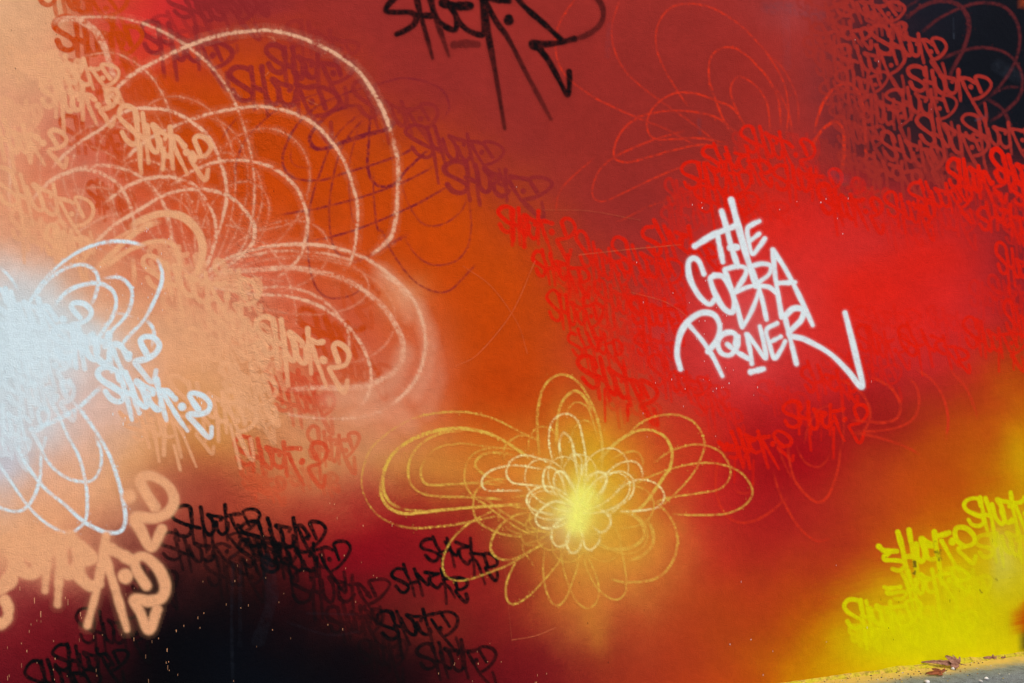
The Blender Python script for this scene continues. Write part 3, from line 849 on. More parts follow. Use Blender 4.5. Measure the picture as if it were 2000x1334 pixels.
PEACH = [
    (5.5, .95, (200, 205), (233, 167), (267, 140), (320, 112), (367, 90), (433, 68), (500, 60), (533, 60), (583, 72), (633, 93), (673, 117), (707, 147), (733, 187), (753, 227), (767, 267)),
    (7, .7, (767, 267), (777, 317), (777, 367), (770, 445), (753, 475), (720, 502)),
    (5, .95, (100, 330), (143, 287), (200, 250), (227, 227), (260, 213), (300, 212), (333, 217), (373, 237), (407, 267), (427, 307), (440, 350), (443, 383), (437, 417), (425, 460), (405, 520)),
    (5, .85, (240, 315), (285, 275), (333, 250), (377, 232), (433, 217), (500, 208), (543, 213), (583, 225), (617, 245), (650, 280), (673, 317), (687, 357), (698, 400), (697, 445), (692, 488), (680, 525)),
    (5, .85, (330, 365), (375, 335), (420, 317), (467, 313), (500, 317), (533, 328), (567, 353), (588, 383), (600, 423), (600, 445), (597, 465), (583, 505), (540, 545)),
    (11, .6, (103, 43), (125, 37), (150, 38), (183, 57), (203, 90), (217, 133), (225, 160)),
    (4, .9, (133, 37), (187, 33), (233, 35), (283, 47), (333, 70), (383, 103), (427, 147), (460, 203), (480, 260), (493, 317), (497, 367), (492, 430), (470, 490), (420, 540)),
    (2.6, .75, (160, 110), (217, 103), (260, 120), (293, 147), (317, 183), (330, 217), (337, 267), (333, 317), (327, 367)),
    (6.5, .75, (60, 395), (83, 367), (117, 343), (160, 330), (200, 340), (233, 363), (253, 400), (263, 445), (255, 490)),
    (5, .7, (127, 333), (200, 323), (250, 333), (290, 357), (317, 393), (333, 445), (335, 490)),
    (5.5, .85, (200, 400), (250, 363), (300, 347), (340, 347), (377, 360), (403, 393), (420, 430), (420, 470), (400, 530)),
    (5.5, .9, (180, 480), (220, 442), (267, 413), (317, 383), (367, 370), (417, 373), (457, 390), (487, 423), (497, 445), (490, 480), (440, 525)),
    (4, .6, (170, 350), (150, 420), (145, 480)), (3.5, .6, (217, 300), (213, 367), (222, 430), (225, 480)), (5, .6, (20, 233), (18, 300), (20, 340), (16, 420)),
    (3, .55, (380, 430), (400, 445), (440, 440), (500, 450), (560, 438), (600, 420)),
    (3, .6, (500, 465), (530, 488), (560, 538), (577, 598), (578, 640)),
    (4, .55, (440, 415), (470, 450), (500, 470)),
    (4, .5, (130, 375), (180, 366), (220, 372), (250, 395)),
    (4.5, .6, (100, 495), (150, 455), (200, 425), (240, 415)),
    (3.5, .5, (310, 370), (360, 400), (380, 440)), (3.5, .5, (150, 290), (140, 330), (160, 400)),
    (3, .45, (300, 215), (320, 260), (318, 330), (300, 380)),
    (5, .9, (380, 550), (420, 520), (450, 502), (500, 487), (533, 480), (583, 477), (633, 480), (683, 492), (727, 512), (767, 542), (800, 575), (820, 612), (830, 652), (830, 685), (820, 725), (797, 762), (760, 795)),
    (4.5, .75, (760, 795), (713, 813), (660, 818), (600, 815), (553, 807)),
    (4.5, .85, (390, 548), (440, 510), (500, 497), (550, 490), (600, 492), (650, 498), (700, 513)),
    (5.5, .8, (740, 533), (773, 552), (800, 588)),
    (9, .55, (390, 555), (440, 532), (500, 527), (567, 523), (617, 530), (667, 543), (707, 565), (747, 598), (773, 635), (787, 672), (783, 708), (760, 732), (717, 753), (667, 758), (617, 757), (560, 762)),
    (4.5, .85, (400, 560), (450, 556), (500, 562), (550, 560), (593, 568), (633, 588), (660, 615), (678, 645), (682, 678), (677, 705)),
    (5, .8, (400, 562), (450, 566), (500, 575), (550, 577), (600, 588), (643, 608), (677, 635), (703, 668), (720, 705), (725, 738), (717, 775), (700, 795)),
    (3, .5, (390, 556), (450, 530), (520, 545), (560, 550)),
]
def petal(cx, cy, tx, ty, wid, m=1.0, n=14):
    """teardrop loop that leaves the heart of a flower and comes back to it"""
    ax = np.array([tx - cx, ty - cy], float)
    side = np.array([-ax[1], ax[0]]) / np.hypot(*ax)
    th = np.linspace(0.25, 2 * math.pi - 0.25, n)
    return [tuple(np.array([cx, cy]) + ax * (.5 - .5 * math.cos(a)) + side * wid * math.sin(a) * abs(math.sin(a / 2)) ** (m * .7)) for a in th]


for (tx, ty, wid, ww, oo) in [(150, 262, 120, 3, .5), (325, 190, 130, 2.8, .5), (560, 262, 120, 2.8, .5), (455, 300, 95, 3, .55), (245, 320, 85, 3.2, .6), (640, 470, 80, 2.8, .4), (770, 640, 120, 2.8, .4), (90, 300, 100, 2.6, .45), (230, 240, 110, 2.6, .45), (400, 230, 105, 2.6, .45), (330, 350, 60, 3, .55), (500, 360, 70, 2.8, .5), (720, 560, 70, 2.6, .4)]:
    PEACH.append((ww, oo, *petal(395, 552, tx, ty, wid)))
loops([(l[0] * 1.02, *l[1:]) for l in PEACH], 'salmon', 0.75, 5.0, halo=(9, .17), label='wide peach looping line flower on the orange paint')
loops([
    (14, .97, (253, 445), (277, 430), (317, 417), (355, 423), (377, 440), (391, 462), (396, 487), (391, 515), (378, 549)),
    (11, .9, (185, 530), (215, 500), (252, 464), (284, 442), (315, 432)),
    (9, .92, (200, 525), (246, 492), (284, 476), (312, 471), (336, 477), (349, 502), (351, 526), (343, 552)),
    (8, .8, (258, 500), (262, 530), (262, 560)), (7, .7, (205, 480), (240, 460), (275, 440)),
], 'peach', 0.2, 5.0, cell=2.0, label='thick peach arcs at the heart of the line flower')

spray('overspray_ring', [([(745, 535), (785, 575), (800, 615)], 26, .28), ([(815, 600), (838, 660), (838, 720), (815, 770)], 24, .3), ([(790, 690), (770, 740), (720, 770), (640, 780)], 26, .3),
                         ([(845, 690), (850, 740), (835, 800)], 30, .16), ([(700, 810), (760, 800), (800, 830)], 34, .18)], 'salmon', soft=26, grain=.12, cell=4, label='misty peach overspray around the loops')

def left_fade(x, y):
    return np.clip(0.55 + (x - 20) / 200, 0.55, 1)


rows([
    (230, 284, 418, 330, 62, D(w=10.5, op=1, hand='D')), (66, 166, 236, 166, 48, D(w=10)), (80, 216, 232, 218, 52), (-32, 292, 130, 302, 52), (-12, 398, 182, 442, 62, D(w=10)),
    (86, 500, 176, 508, 54), (280, 562, 506, 612, 58, D(w=11)), (500, 690, 686, 736, 66, D(w=13, op=1, hand='D')), (232, 842, 412, 874, 60, D(w=10, hand='B')), (330, 792, 506, 852, 62, D(w=10)),
    (320, 640, 480, 660, 56, D(op=.5)), (360, 700, 520, 720, 56, D(op=.6)), (400, 640, 530, 690, 56, D(op=.7)), (430, 760, 540, 790, 52, D(op=.7)), (10, 140, 100, 150, 46, D(op=.5)), (0, 240, 80, 250, 48, D(op=.6)),
    (440, 810, 540, 830, 44, D(op=.6)), (20, 470, 130, 480, 50, D(op=.6)), (290, 520, 400, 545, 46, D(op=.6)), (420, 560, 510, 590, 46, D(op=.7)), (470, 700, 560, 740, 50, D(op=.6)), (90, 150, 160, 158, 44, D(op=.8)),
], 'peach', w=11.5, op=.9, soft=5)

# peach runs
each('paint_drip', [([(322, 830), (320, 888)], 8, .9), ([(276, 280), (274, 325)], 6, .95), ([(320, 290), (318, 330)], 7, .95), ([(375, 300), (378, 312)], 12, 1), ([(64, 290), (60, 318)], 6, .8), ([(425, 820), (427, 862)], 8, .9, 6, .8),
                     ([(450, 830), (470, 915)], 6, .9, 5, .7), ([(340, 870), (352, 918)], 5, .85)], 'peach', soft=4, grain=.15)

# black lower tags
rows([
    (335, 1058, 510, 1035, 54, D(w=9.5, op=1)), (308, 1104, 486, 1086, 48, D(op=.85)), (472, 1074, 638, 1066, 52, D(op=1)), (505, 1126, 684, 1108, 56, D(w=9)), (567, 1186, 762, 1172, 60, D(op=.75)),
    (763, 1160, 912, 1154, 50, D(op=1, hand='C', w=9)), (818, 1096, 972, 1110, 50, D(op=1, hand='C', w=9)), (738, 1252, 894, 1238, 54, D(w=9)), (814, 1316, 966, 1306, 52, D(op=.85)), (146, 1262, 300, 1250, 60, D(op=.9, w=8)),
    (100, 1312, 250, 1306, 44, D(w=10)), (48, 1366, 200, 1350, 60, D(w=10)), (255, 1160, 350, 1150, 46, D(op=.7)), (400, 1150, 520, 1140, 52, D(op=.6)), (640, 1240, 750, 1230, 50, D(op=.6)), (470, 1110, 580, 1100, 46, D(op=.9)),
    (700, 1300, 800, 1300, 50, D(op=.5)),
], 'black', w=9, op=.97, grain=.2)

# yellow tags lower right
rows([
    (1715, 1108, 1908, 1090, 68, D(w=12, op=1, hand='B')), (1725, 1172, 1898, 1150, 46, D(w=9, hand='B')), (1646, 1232, 1800, 1218, 54, D(w=10)), (1886, 1030, 2034, 1022, 58, D(w=9, op=1)),
    (1908, 1090, 2044, 1082, 46, D(op=.6)), (1800, 1236, 1910, 1230, 46, D(op=.6)), (1700, 1238, 1800, 1230, 40, D(op=.5)), (1660, 1255, 1720, 1250, 30, D(op=.6)), (1840, 1170, 1940, 1160, 48, D(op=.4)),
], 'yellow', w=9, op=.92, soft=5)

# ---------------- the white burst on the left
loops([
    (5.5, .9, (50, 605), (57, 592), (83, 552), (117, 517), (160, 488), (207, 473), (247, 472), (283, 480)),
    (6, .9, (307, 505), (317, 535), (310, 568), (283, 622), (253, 655), (230, 682)),
    (6, .9, (60, 588), (93, 548), (127, 525), (160, 517), (183, 527), (192, 545), (187, 575), (177, 598)),
    (7, .92, (105, 600), (125, 575), (150, 560), (190, 553), (217, 565), (227, 588), (220, 618), (200, 648), (183, 678)),
    (6, .9, (203, 543), (233, 542), (253, 558), (258, 582), (247, 615), (217, 648), (190, 680)),
    (6.5, .9, (283, 622), (300, 645), (297, 680)),
    (5, .8, (-5, 520), (0, 522), (20, 542), (37, 568)),
    (8, .75, (200, 755), (187, 765), (150, 798), (100, 825), (60, 840)),
    (5, .8, (110, 800), (133, 852), (153, 889), (163, 922), (170, 966), (168, 1012), (153, 1032), (133, 1042), (107, 1032), (80, 1014), (53, 986), (20, 939), (0, 909), (-20, 880)),
    (6.5, .85, (140, 780), (160, 805), (187, 842), (213, 888), (230, 936), (240, 976), (245, 1012), (237, 1036), (213, 1041), (187, 1032), (160, 1016), (127, 986), (90, 956), (67, 929), (47, 899), (27, 856)),
    (5.5, .8, (80, 870), (80, 889), (78, 932), (67, 969), (50, 992), (30, 999), (0, 991), (-20, 975)),
    (5, .8, (75, 860), (90, 896), (113, 922), (140, 937), (170, 941), (187, 932), (197, 909), (197, 880), (185, 850)),
    (4, .6, (215, 612), (240, 613), (262, 620)),
], 'white', 0.5, 4.0, label='bluish white looping lines around the white burst')
rows([
    (195, 782, 414, 824, 58, D(w=13, op=1, hand='D')), (98, 702, 310, 716, 60, D(w=13.5, op=1)), (-24, 640, 178, 642, 60, D(w=12, op=1)), (10, 795, 148, 792, 52, D(op=.6)), (-34, 856, 96, 850, 56, D(op=.7, w=10)), (30, 730, 140, 736, 56, D(op=.7)),
    (-40, 720, 80, 724, 60, D(op=.7)), (-40, 895, 60, 885, 40, D(op=.5)), (20, 690, 150, 690, 44, D(op=.6)),
], 'white', w=12.5, op=.95, soft=5)

# ---------------- big hand drawn pieces
Z4 = lambda p: scaled(p, 0, 900, 3.811)
spray('spray_tag', [
    (Z4([(1155, 345), (1075, 220), (1045, 140), (1120, 110), (1240, 175), (1295, 280), (1260, 375), (1150, 425), (1010, 425), (1050, 520), (1128, 645), (1205, 510)]), 19.4, .97),
    (Z4([(960, 258), (962, 266)]), 23.9, .97),
    (Z4([(1090, 930), (1015, 810), (1010, 735), (1080, 715), (1180, 805), (1230, 930), (1200, 1020), (1110, 1045), (1000, 1035), (1045, 1130), (1108, 1258), (1170, 1105)]), 19.4, 1),
    (Z4([(933, 858), (935, 870)]), 25.1, 1),
    (Z4([(790, 560), (760, 760), (715, 980), (650, 1225)]), 18.2, 1, 12, .95),
    (Z4([(785, 730), (850, 930), (945, 1255)]), 17.1, 1, 12, .95),
    (Z4([(790, 640), (890, 690), (970, 735)]), 20.5, .97),
    (Z4([(540, 600), (690, 715), (600, 760), (590, 850), (670, 930), (735, 915)]), 21.7, .97),
    (Z4([(450, 560), (465, 780), (520, 835), (580, 760), (570, 640), (520, 560)]), 22.8, .95),
    (Z4([(370, 560), (350, 760), (335, 965)]), 17.1, .97, 13, .85),
    (Z4([(445, 780), (435, 960), (428, 1068)]), 16.0, .97, 12, .85),
    (Z4([(80, 640), (150, 800), (240, 840), (310, 740), (300, 600)]), 25.1, .95),
    (Z4([(130, 700), (80, 870), (0, 950)]), 27.4, .95),
    (Z4([(35, 1040), (60, 1090), (55, 1170), (10, 1210), (-40, 1210)]), 19.4, 1),
    (Z4([(200, 560), (360, 640), (480, 600)]), 34.2, .85),
    (Z4([(60, 600), (250, 700), (330, 800)]), 29.6, .85),
], 'peach', soft=8, grain=.1, cell=2.6, halo=(9, .32), label='large peach SHUCK.2 tag above the black corner')

ZB = lambda p: scaled(p, 740, 0, 4.348)
spray('spray_tag', [
    (ZB([(150, -30), (80, 40), (60, 95), (140, 105), (260, 105), (315, 140), (300, 205), (230, 255), (150, 292)]), 11, .95),
    (ZB([(310, -60), (350, 110), (400, 290), (456, 495)]), 12, .95, 6, .75),
    (ZB([(430, -60), (460, 80), (520, 260), (594, 475)]), 14, .97, 6, .6),
    (ZB([(330, 130), (470, 135)]), 12, .95),
    (ZB([(455, 60), (500, 170), (580, 235), (650, 250), (655, 150), (600, 50)]), 11, .95),
    (ZB([(545, 25), (640, 50), (775, 50)]), 17, .97),
    (ZB([(640, 100), (700, 210), (790, 275), (885, 290), (890, 180), (870, -40)]), 11, .92),
    (ZB([(880, -40), (900, 120), (935, 330), (1000, 680), (1068, 1090)]), 14, .97, 6, .7),
    (ZB([(900, 10), (1000, 190), (1100, 330), (1250, 620), (1460, 1010)]), 11, .95, 7, .55),
    (ZB([(920, -14), (1020, 0), (1105, 10)]), 12, 1),
    (ZB([(1102, 155), (1102, 175)]), 17, 1),
    (ZB([(640, 382), (740, 372), (835, 378)]), 15, .55),
    (ZB([(1160, -30), (1250, 70), (1400, 200), (1545, 335)]), 11, 1, 11, 1),
    (ZB([(1830, -40), (1890, 40), (1905, 140), (1860, 230), (1750, 305), (1640, 335)]), 11, .75, 10, .6),
    (ZB([(1660, 330), (1540, 360), (1420, 375), (1305, 365), (1310, 400), (1380, 420)]), 12, .95),
    (ZB([(1330, 385), (1430, 500), (1520, 660), (1600, 805), (1618, 700), (1615, 610)]), 11, 1, 10, .95),
], 'ink', soft=4.5, grain=.12, cell=2.1, label='large black SHUCK.2 tag at the top edge of the wall')

ZC = lambda p: scaled(p, 1310, 380, 3.4205)
COBRA = [
    ([(160, 345), (280, 272), (430, 210)], 36), ([(312, 270), (330, 360), (348, 450)], 30), ([(340, 112), (375, 230), (405, 350), (448, 480)], 32), ([(404, 35), (445, 190), (510, 420), (570, 610)], 38),
    ([(400, 355), (445, 352)], 42), ([(592, 178), (545, 200), (512, 232), (520, 310), (545, 395), (590, 350), (628, 295)], 26), ([(592, 262), (525, 312)], 24),
    ([(222, 530), (190, 450), (150, 425), (118, 460), (128, 560), (185, 670), (255, 732), (300, 695)], 32),
    ([(290, 545), (265, 565), (295, 660), (355, 760), (410, 785), (425, 720), (395, 620), (350, 550), (290, 540)], 32),
    ([(360, 505), (395, 600), (440, 740), (478, 885)], 28), ([(365, 500), (440, 480), (500, 492), (495, 545), (430, 650)], 28), ([(430, 655), (510, 620), (590, 608), (575, 690), (530, 800), (480, 885)], 24),
    ([(535, 480), (585, 610), (615, 720), (640, 835)], 26), ([(540, 478), (610, 462), (668, 478), (655, 535), (580, 600), (660, 620), (720, 672)], 26),
    ([(682, 370), (700, 560), (742, 820)], 28), ([(682, 370), (770, 505), (860, 680), (948, 872)], 28), ([(708, 592), (830, 586)], 28),
    ([(65, 1165), (42, 1060), (65, 930), (125, 840), (210, 790), (290, 805), (328, 880), (310, 970), (250, 1048)], 34), ([(120, 868), (210, 975), (280, 1080), (345, 1212)], 26),
    ([(430, 1000), (435, 940), (395, 920), (340, 940), (315, 1000), (340, 1060), (400, 1070), (445, 1010), (450, 950)], 30), ([(378, 1000), (440, 1050), (525, 1100)], 28),
    ([(505, 932), (530, 1040), (542, 1130)], 26), ([(512, 935), (570, 1010), (635, 1095), (620, 980), (595, 880)], 26),
    ([(710, 860), (640, 905), (660, 1000), (692, 1092), (735, 1040), (765, 980)], 26), ([(735, 950), (665, 985)], 24),
    ([(762, 812), (795, 950), (840, 1130)], 28), ([(762, 812), (820, 762), (885, 772), (870, 840), (790, 932), (900, 970), (1060, 1060), (1180, 1175), (1278, 1285), (1240, 1090), (1165, 790)], 32),
    ([(535, 1185), (620, 1165)], 32),
]
spray('spray_lettering', [(ZC(p), w / 3.42 * 1.05, 1.0) for p, w in COBRA], 'bright white', soft=3.6, grain=.10, cell=1.9, halo=(6, .14), label='white THE COBRA POWER lettering on the red field')

# ---------------- the yellow flower
YZ = (690, 720, 2.7778)
GOLD = [
    (3.6, .95, (1000, 390), (900, 340), (770, 275), (640, 240), (520, 235), (400, 250), (310, 275)),
    (2.8, .7, (310, 275), (200, 340), (100, 430), (60, 520), (45, 620), (75, 720), (140, 800), (230, 850)),
    (3.6, .95, (230, 850), (330, 865), (450, 858), (560, 845), (660, 825), (780, 800)),
    (7, .9, (960, 490), (920, 460), (840, 405), (740, 355), (640, 330), (540, 325), (420, 345), (300, 395), (210, 470), (165, 570), (165, 660), (200, 725), (260, 760)),
    (6, .85, (150, 600), (150, 680), (190, 750), (270, 785), (360, 782), (450, 770), (560, 760), (650, 752), (800, 742), (920, 735)),
    (5, .8, (260, 760), (330, 770), (400, 772)),
    (5, .85, (600, 340), (500, 345), (400, 385), (330, 450), (298, 540), (310, 620), (355, 668), (430, 690), (560, 695), (680, 700), (820, 710)),
    (5, .85, (395, 485), (368, 540), (370, 590), (395, 625), (450, 632), (560, 625), (680, 620), (800, 630)),
    (2.6, .7, (405, 475), (440, 440), (500, 415), (540, 412), (600, 405), (740, 425), (860, 435), (930, 450)),
    (4.5, .75, (880, 470), (780, 455), (705, 465), (662, 510), (680, 550), (740, 590), (830, 625)),
    (3.4, .8, (800, 430), (720, 435), (650, 465), (610, 530), (605, 610), (640, 680), (720, 740), (800, 800), (900, 870), (1000, 910)),
    (4, .8, (850, 595), (740, 610), (670, 660), (650, 740), (670, 820), (740, 870), (820, 900), (930, 915)),
    (5.5, .95, (1012, 480), (998, 330), (1005, 200), (1040, 90), (1110, 35), (1180, 45), (1250, 110), (1310, 230), (1340, 340), (1352, 450), (1345, 560)),
    (6, .7, (1100, 420), (1110, 260), (1140, 170), (1200, 122), (1255, 155), (1300, 240)),
    (3, .75, (1150, 270), (1170, 215), (1210, 182), (1270, 210), (1305, 300), (1330, 390)),
    (3, .7, (1175, 400), (1205, 315), (1260, 280), (1310, 320)),
    (3.4, .75, (820, 500), (820, 430), (860, 385), (910, 362), (970, 372), (1030, 410)),
    (3.4, .75, (950, 450), (955, 385), (985, 330), (1030, 315), (1080, 335), (1100, 370)),
    (5, .9, (940, 780), (870, 800), (800, 850), (755, 920), (748, 985), (790, 1030), (860, 1035), (940, 1000), (1050, 940)),
    (4, .75, (1010, 800), (960, 810), (935, 850), (965, 885), (1060, 870)),
    (3.2, .95, (770, 765), (700, 800), (620, 845), (550, 910), (505, 980), (485, 1060), (500, 1120), (560, 1150), (640, 1140), (740, 1105), (830, 1070), (900, 1030), (970, 985)),
    (3.4, .9, (905, 1010), (860, 1090), (828, 1180), (838, 1260), (880, 1276), (950, 1235), (1020, 1165), (1100, 1070), (1150, 990)),
    (3.4, .85, (1038, 970), (1030, 1080), (1040, 1180), (1070, 1260), (1110, 1285), (1150, 1250), (1180, 1180), (1220, 1060), (1225, 970)),
    (3.2, .75, (1120, 950), (1140, 1080), (1170, 1180), (1215, 1265), (1270, 1300), (1320, 1265), (1332, 1180), (1305, 1090), (1250, 980)),
    (3, .6, (930, 920), (920, 980), (960, 1040), (990, 1090)), (3, .6, (900, 870), (930, 950), (1000, 960)), (3, .6, (820, 860), (880, 890), (960, 900)), (3, .5, (780, 740), (790, 820), (800, 730)),
    (4, .5, (850, 700), (960, 690), (1080, 720)), (4, .5, (830, 740), (950, 760), (1100, 760)), (5, .55, (700, 690), (800, 770), (930, 850), (1080, 900)), (5, .5, (900, 960), (1000, 930), (1100, 870)),
]
loops([(l[0] * (.82 if l[0] > 4.5 else .95), *l[1:]) for l in GOLD], 'gold', 0.7, 3.0, *YZ, cell=1.5, label='yellow looping line flower, outer petals')
loops([
    (5, .95, (1165, 905), (1180, 888), (1207, 862), (1240, 843), (1270, 840), (1297, 852), (1310, 872), (1313, 890), (1308, 915), (1300, 926), (1280, 956), (1253, 990), (1225, 1006)),
    (3.2, .95, (1195, 872), (1225, 850), (1253, 825), (1283, 813), (1320, 810), (1353, 823), (1370, 845), (1376, 868), (1370, 892), (1353, 926), (1317, 966), (1290, 988)),
    (3.2, .9, (1275, 905), (1313, 880), (1360, 868), (1400, 878), (1420, 900), (1427, 922), (1420, 942), (1400, 957), (1360, 964), (1307, 972), (1270, 985)),
    (3.2, .9, (1230, 950), (1267, 932), (1317, 914), (1370, 904), (1417, 909), (1450, 926), (1468, 952), (1467, 972), (1447, 992), (1413, 1004), (1353, 1006), (1310, 1004)),
    (4.5, .8, (1270, 975), (1287, 986), (1310, 1012), (1323, 1049), (1317, 1089), (1297, 1119), (1267, 1134), (1220, 1137), (1190, 1130)),
    (6, .55, (1200, 1000), (1227, 1002), (1253, 1022), (1257, 1049), (1233, 1069), (1193, 1072), (1160, 1060)),
    (6, .5, (1260, 1015), (1273, 1032), (1275, 1062), (1253, 1086), (1225, 1095)),
    (3, .75, (1147, 1080), (1143, 1102), (1167, 1149), (1200, 1171), (1220, 1159), (1223, 1129), (1217, 1089), (1210, 1060)),
    (3.4, .7, (1190, 900), (1215, 886), (1243, 882), (1255, 900), (1253, 920)),
    (3, .5, (1170, 905), (1190, 925), (1212, 935), (1215, 955), (1200, 975)),
], 'gold', 0.62, 3.0, cell=1.5, label='yellow looping line flower, right hand petals')
loops([
    (3, .95, (1085, 520), (1062, 400), (1070, 310), (1110, 257), (1170, 247), (1220, 290), (1245, 380), (1263, 500), (1260, 620)),
    (4.2, .95, (1135, 520), (1118, 410), (1140, 350), (1180, 385), (1200, 470), (1220, 600)),
    (3, .85, (1165, 510), (1180, 470), (1205, 460), (1240, 500), (1232, 600)),
    (3.2, .95, (1080, 520), (1010, 488), (930, 470), (862, 495), (830, 560), (858, 615), (940, 630), (1050, 640)),
    (3.2, .95, (1030, 545), (880, 525), (780, 540), (712, 580), (698, 630), (730, 660), (820, 662), (920, 660)),
    (3.6, .95, (1180, 700), (1100, 650), (1020, 640), (952, 680), (945, 735), (995, 772), (1100, 795)),
    (3.6, .95, (1180, 740), (1090, 722), (1012, 770), (990, 825), (1030, 863), (1110, 858), (1190, 815)),
    (3.4, .9, (1150, 640), (1105, 555), (1050, 535), (1030, 590), (1040, 650), (1090, 690)),
    (3.4, .9, (1195, 665), (1150, 575), (1105, 560), (1088, 620), (1130, 690), (1180, 720)),
    (3.4, .9, (1150, 800), (1090, 855), (1075, 920), (1110, 965), (1160, 945), (1182, 880)),
    (3.4, .9, (1190, 865), (1157, 920), (1165, 978), (1195, 1000), (1230, 970), (1240, 900), (1222, 850)),
    (3, .75, (1245, 880), (1255, 960), (1290, 982), (1335, 935), (1330, 870)),
    (3, .7, (1300, 900), (1350, 890), (1390, 850), (1395, 800), (1350, 760)),
    (3, .8, (1370, 580), (1360, 640), (1310, 700)), (3, .8, (1260, 620), (1300, 575), (1345, 560), (1375, 590), (1350, 660), (1300, 710)),
    (3, .7, (1245, 560), (1262, 480), (1250, 430)),
], 'cream', 0.72, 2.8, *YZ, cell=1.5, label='pale cream inner petals of the yellow flower')
loops([
    (3.2, .9, (1170, 945), (1187, 922), (1213, 904), (1240, 902), (1253, 916), (1255, 936)),
    (3.2, .85, (1175, 940), (1195, 924), (1215, 921), (1233, 932), (1238, 952), (1230, 972), (1207, 992), (1190, 1005)),
    (3.2, .85, (1195, 970), (1213, 952), (1247, 937), (1280, 944), (1297, 966), (1287, 989), (1253, 997), (1207, 999)),
    (3, .8, (1143, 945), (1150, 930), (1167, 923), (1185, 930), (1180, 955), (1160, 985)),
    (3, .7, (1160, 985), (1185, 1005), (1193, 1025), (1175, 1040), (1155, 1025)),
], 'cream', 0.72, 2.8, cell=1.5, label='pale cream right hand petals of the yellow flower')
ring = []
for k in range(13):
    an = k * 2 * math.pi / 13 + random.uniform(-.15, .15)
    rr = random.uniform(85, 150)
    ring.append((2.6, random.uniform(.5, .8), *petal(1130, 1000, 1130 + rr * math.cos(an), 995 + rr * .9 * math.sin(an), rr * .34)))
loops(ring[:7], 'gold', 0.75, 2.6, cell=1.5, label='fine dotted gold rings round the heart of the yellow flower')
loops(ring[7:], 'cream', 0.75, 2.6, cell=1.5, label='fine dotted cream rings round the heart of the yellow flower')
spray('paint_burst', [([(1126, 1022), (1134, 995), (1143, 968)], 34, .85), ([(1108, 1002), (1112, 1004)], 30, .35), ([(1156, 978), (1160, 975)], 28, .45)], 'lemon', soft=36, grain=.25, cell=2.5, halo=(30, .42), label='yellow burst at the heart of the flower')

# ---------------- scuffs and hand marks on the dark and red paint
for pts, w_, o_ in [([(456, 1085), (452, 1200), (455, 1334)], 5, .30), ([(470, 1100), (468, 1260)], 12, .16), ([(520, 1090), (530, 1170), (505, 1250)], 26, .20), ([(560, 1215), (640, 1240), (700, 1234)], 7, .16),
                    ([(600, 1198), (690, 1200)], 3, .25), ([(420, 1290), (520, 1300)], 22, .12), ([(1862, 36), (1863, 75)], 2, .5), ([(1905, 235), (1930, 225)], 4, .4), ([(1950, 130), (1985, 150)], 20, .16),
                    ([(1500, 12), (1560, 18), (1600, 30)], 20, .25), ([(1535, 40), (1538, 130)], 12, .12), ([(1365, 235), (1367, 262)], 6, .22), ([(1190, 50), (1186, 110)], 8, .12), ([(1625, 338), (1650, 352)], 16, .2)]:
    spray('scuff', [(pts, w_, o_ * (.2 if pts[0][1] > 900 else .7))], 'scuff', soft=w_ * .8 + 2, grain=.7, cell=2.0)

# ---------------- hairline scratches
each('scratch', [
    ([(1045, 510), (1000, 610), (935, 690), (890, 715)], 1.6, .35), ([(905, 520), (960, 560), (1010, 630), (1030, 690)], 1.4, .28), ([(1130, 498), (1240, 486), (1330, 478)], 1.5, .4), ([(1230, 570), (1300, 590), (1345, 620)], 1.4, .3),
    ([(1000, 1250), (1045, 1242), (1085, 1226)], 1.6, .5), ([(1060, 410), (1150, 412), (1250, 430)], 1.4, .2), ([(985, 1104), (1000, 1254)], 1.2, .12), ([(600, 195), (620, 205)], 2, .3), ([(523, 72), (533, 73), (537, 79)], 2, .6), ([(518, 148), (525, 141)], 2, .5)],
    'hair', soft=1.6, grain=.5, cell=1.2)

# ---------------- spatter and runs too small to count
def spatter(name, colour, boxes, label):
    verts, quads, cov = [], [], []
    off = 0.00050
    for (x0, y0, x1, y1, n, ln, w) in boxes:
        for _ in range(n):
            x, y = random.uniform(x0, x1), random.uniform(y0, y1)
            L = random.uniform(.25, 1) ** 2 * ln + w
            ww = w * random.uniform(.5, 1.2)
            pts = [(x - ww / 2, y), (x - ww * .1, y + L), (x + ww * .35, y + L * .9), (x + ww / 2, y - ww * .3)]
            b = len(verts)
            verts += to_wall(np.array(pts), off).tolist()
            off += 2e-7
            quads.append((b, b + 1, b + 2, b + 3))
            o = random.uniform(.35, 1)
            under = sample_canvas(np.array([x]), np.array([y]))[0]
            cov += [under + k * (lin(PALETTE[colour]) - under) for k in (o * .5, o, o, o * .6)]
    me = raw_mesh(name, verts, quads, [SPRAY])
    set_paint(me, np.array(cov), np.zeros(len(cov)))
    put(name, me, WALL, kind='stuff', label=label)


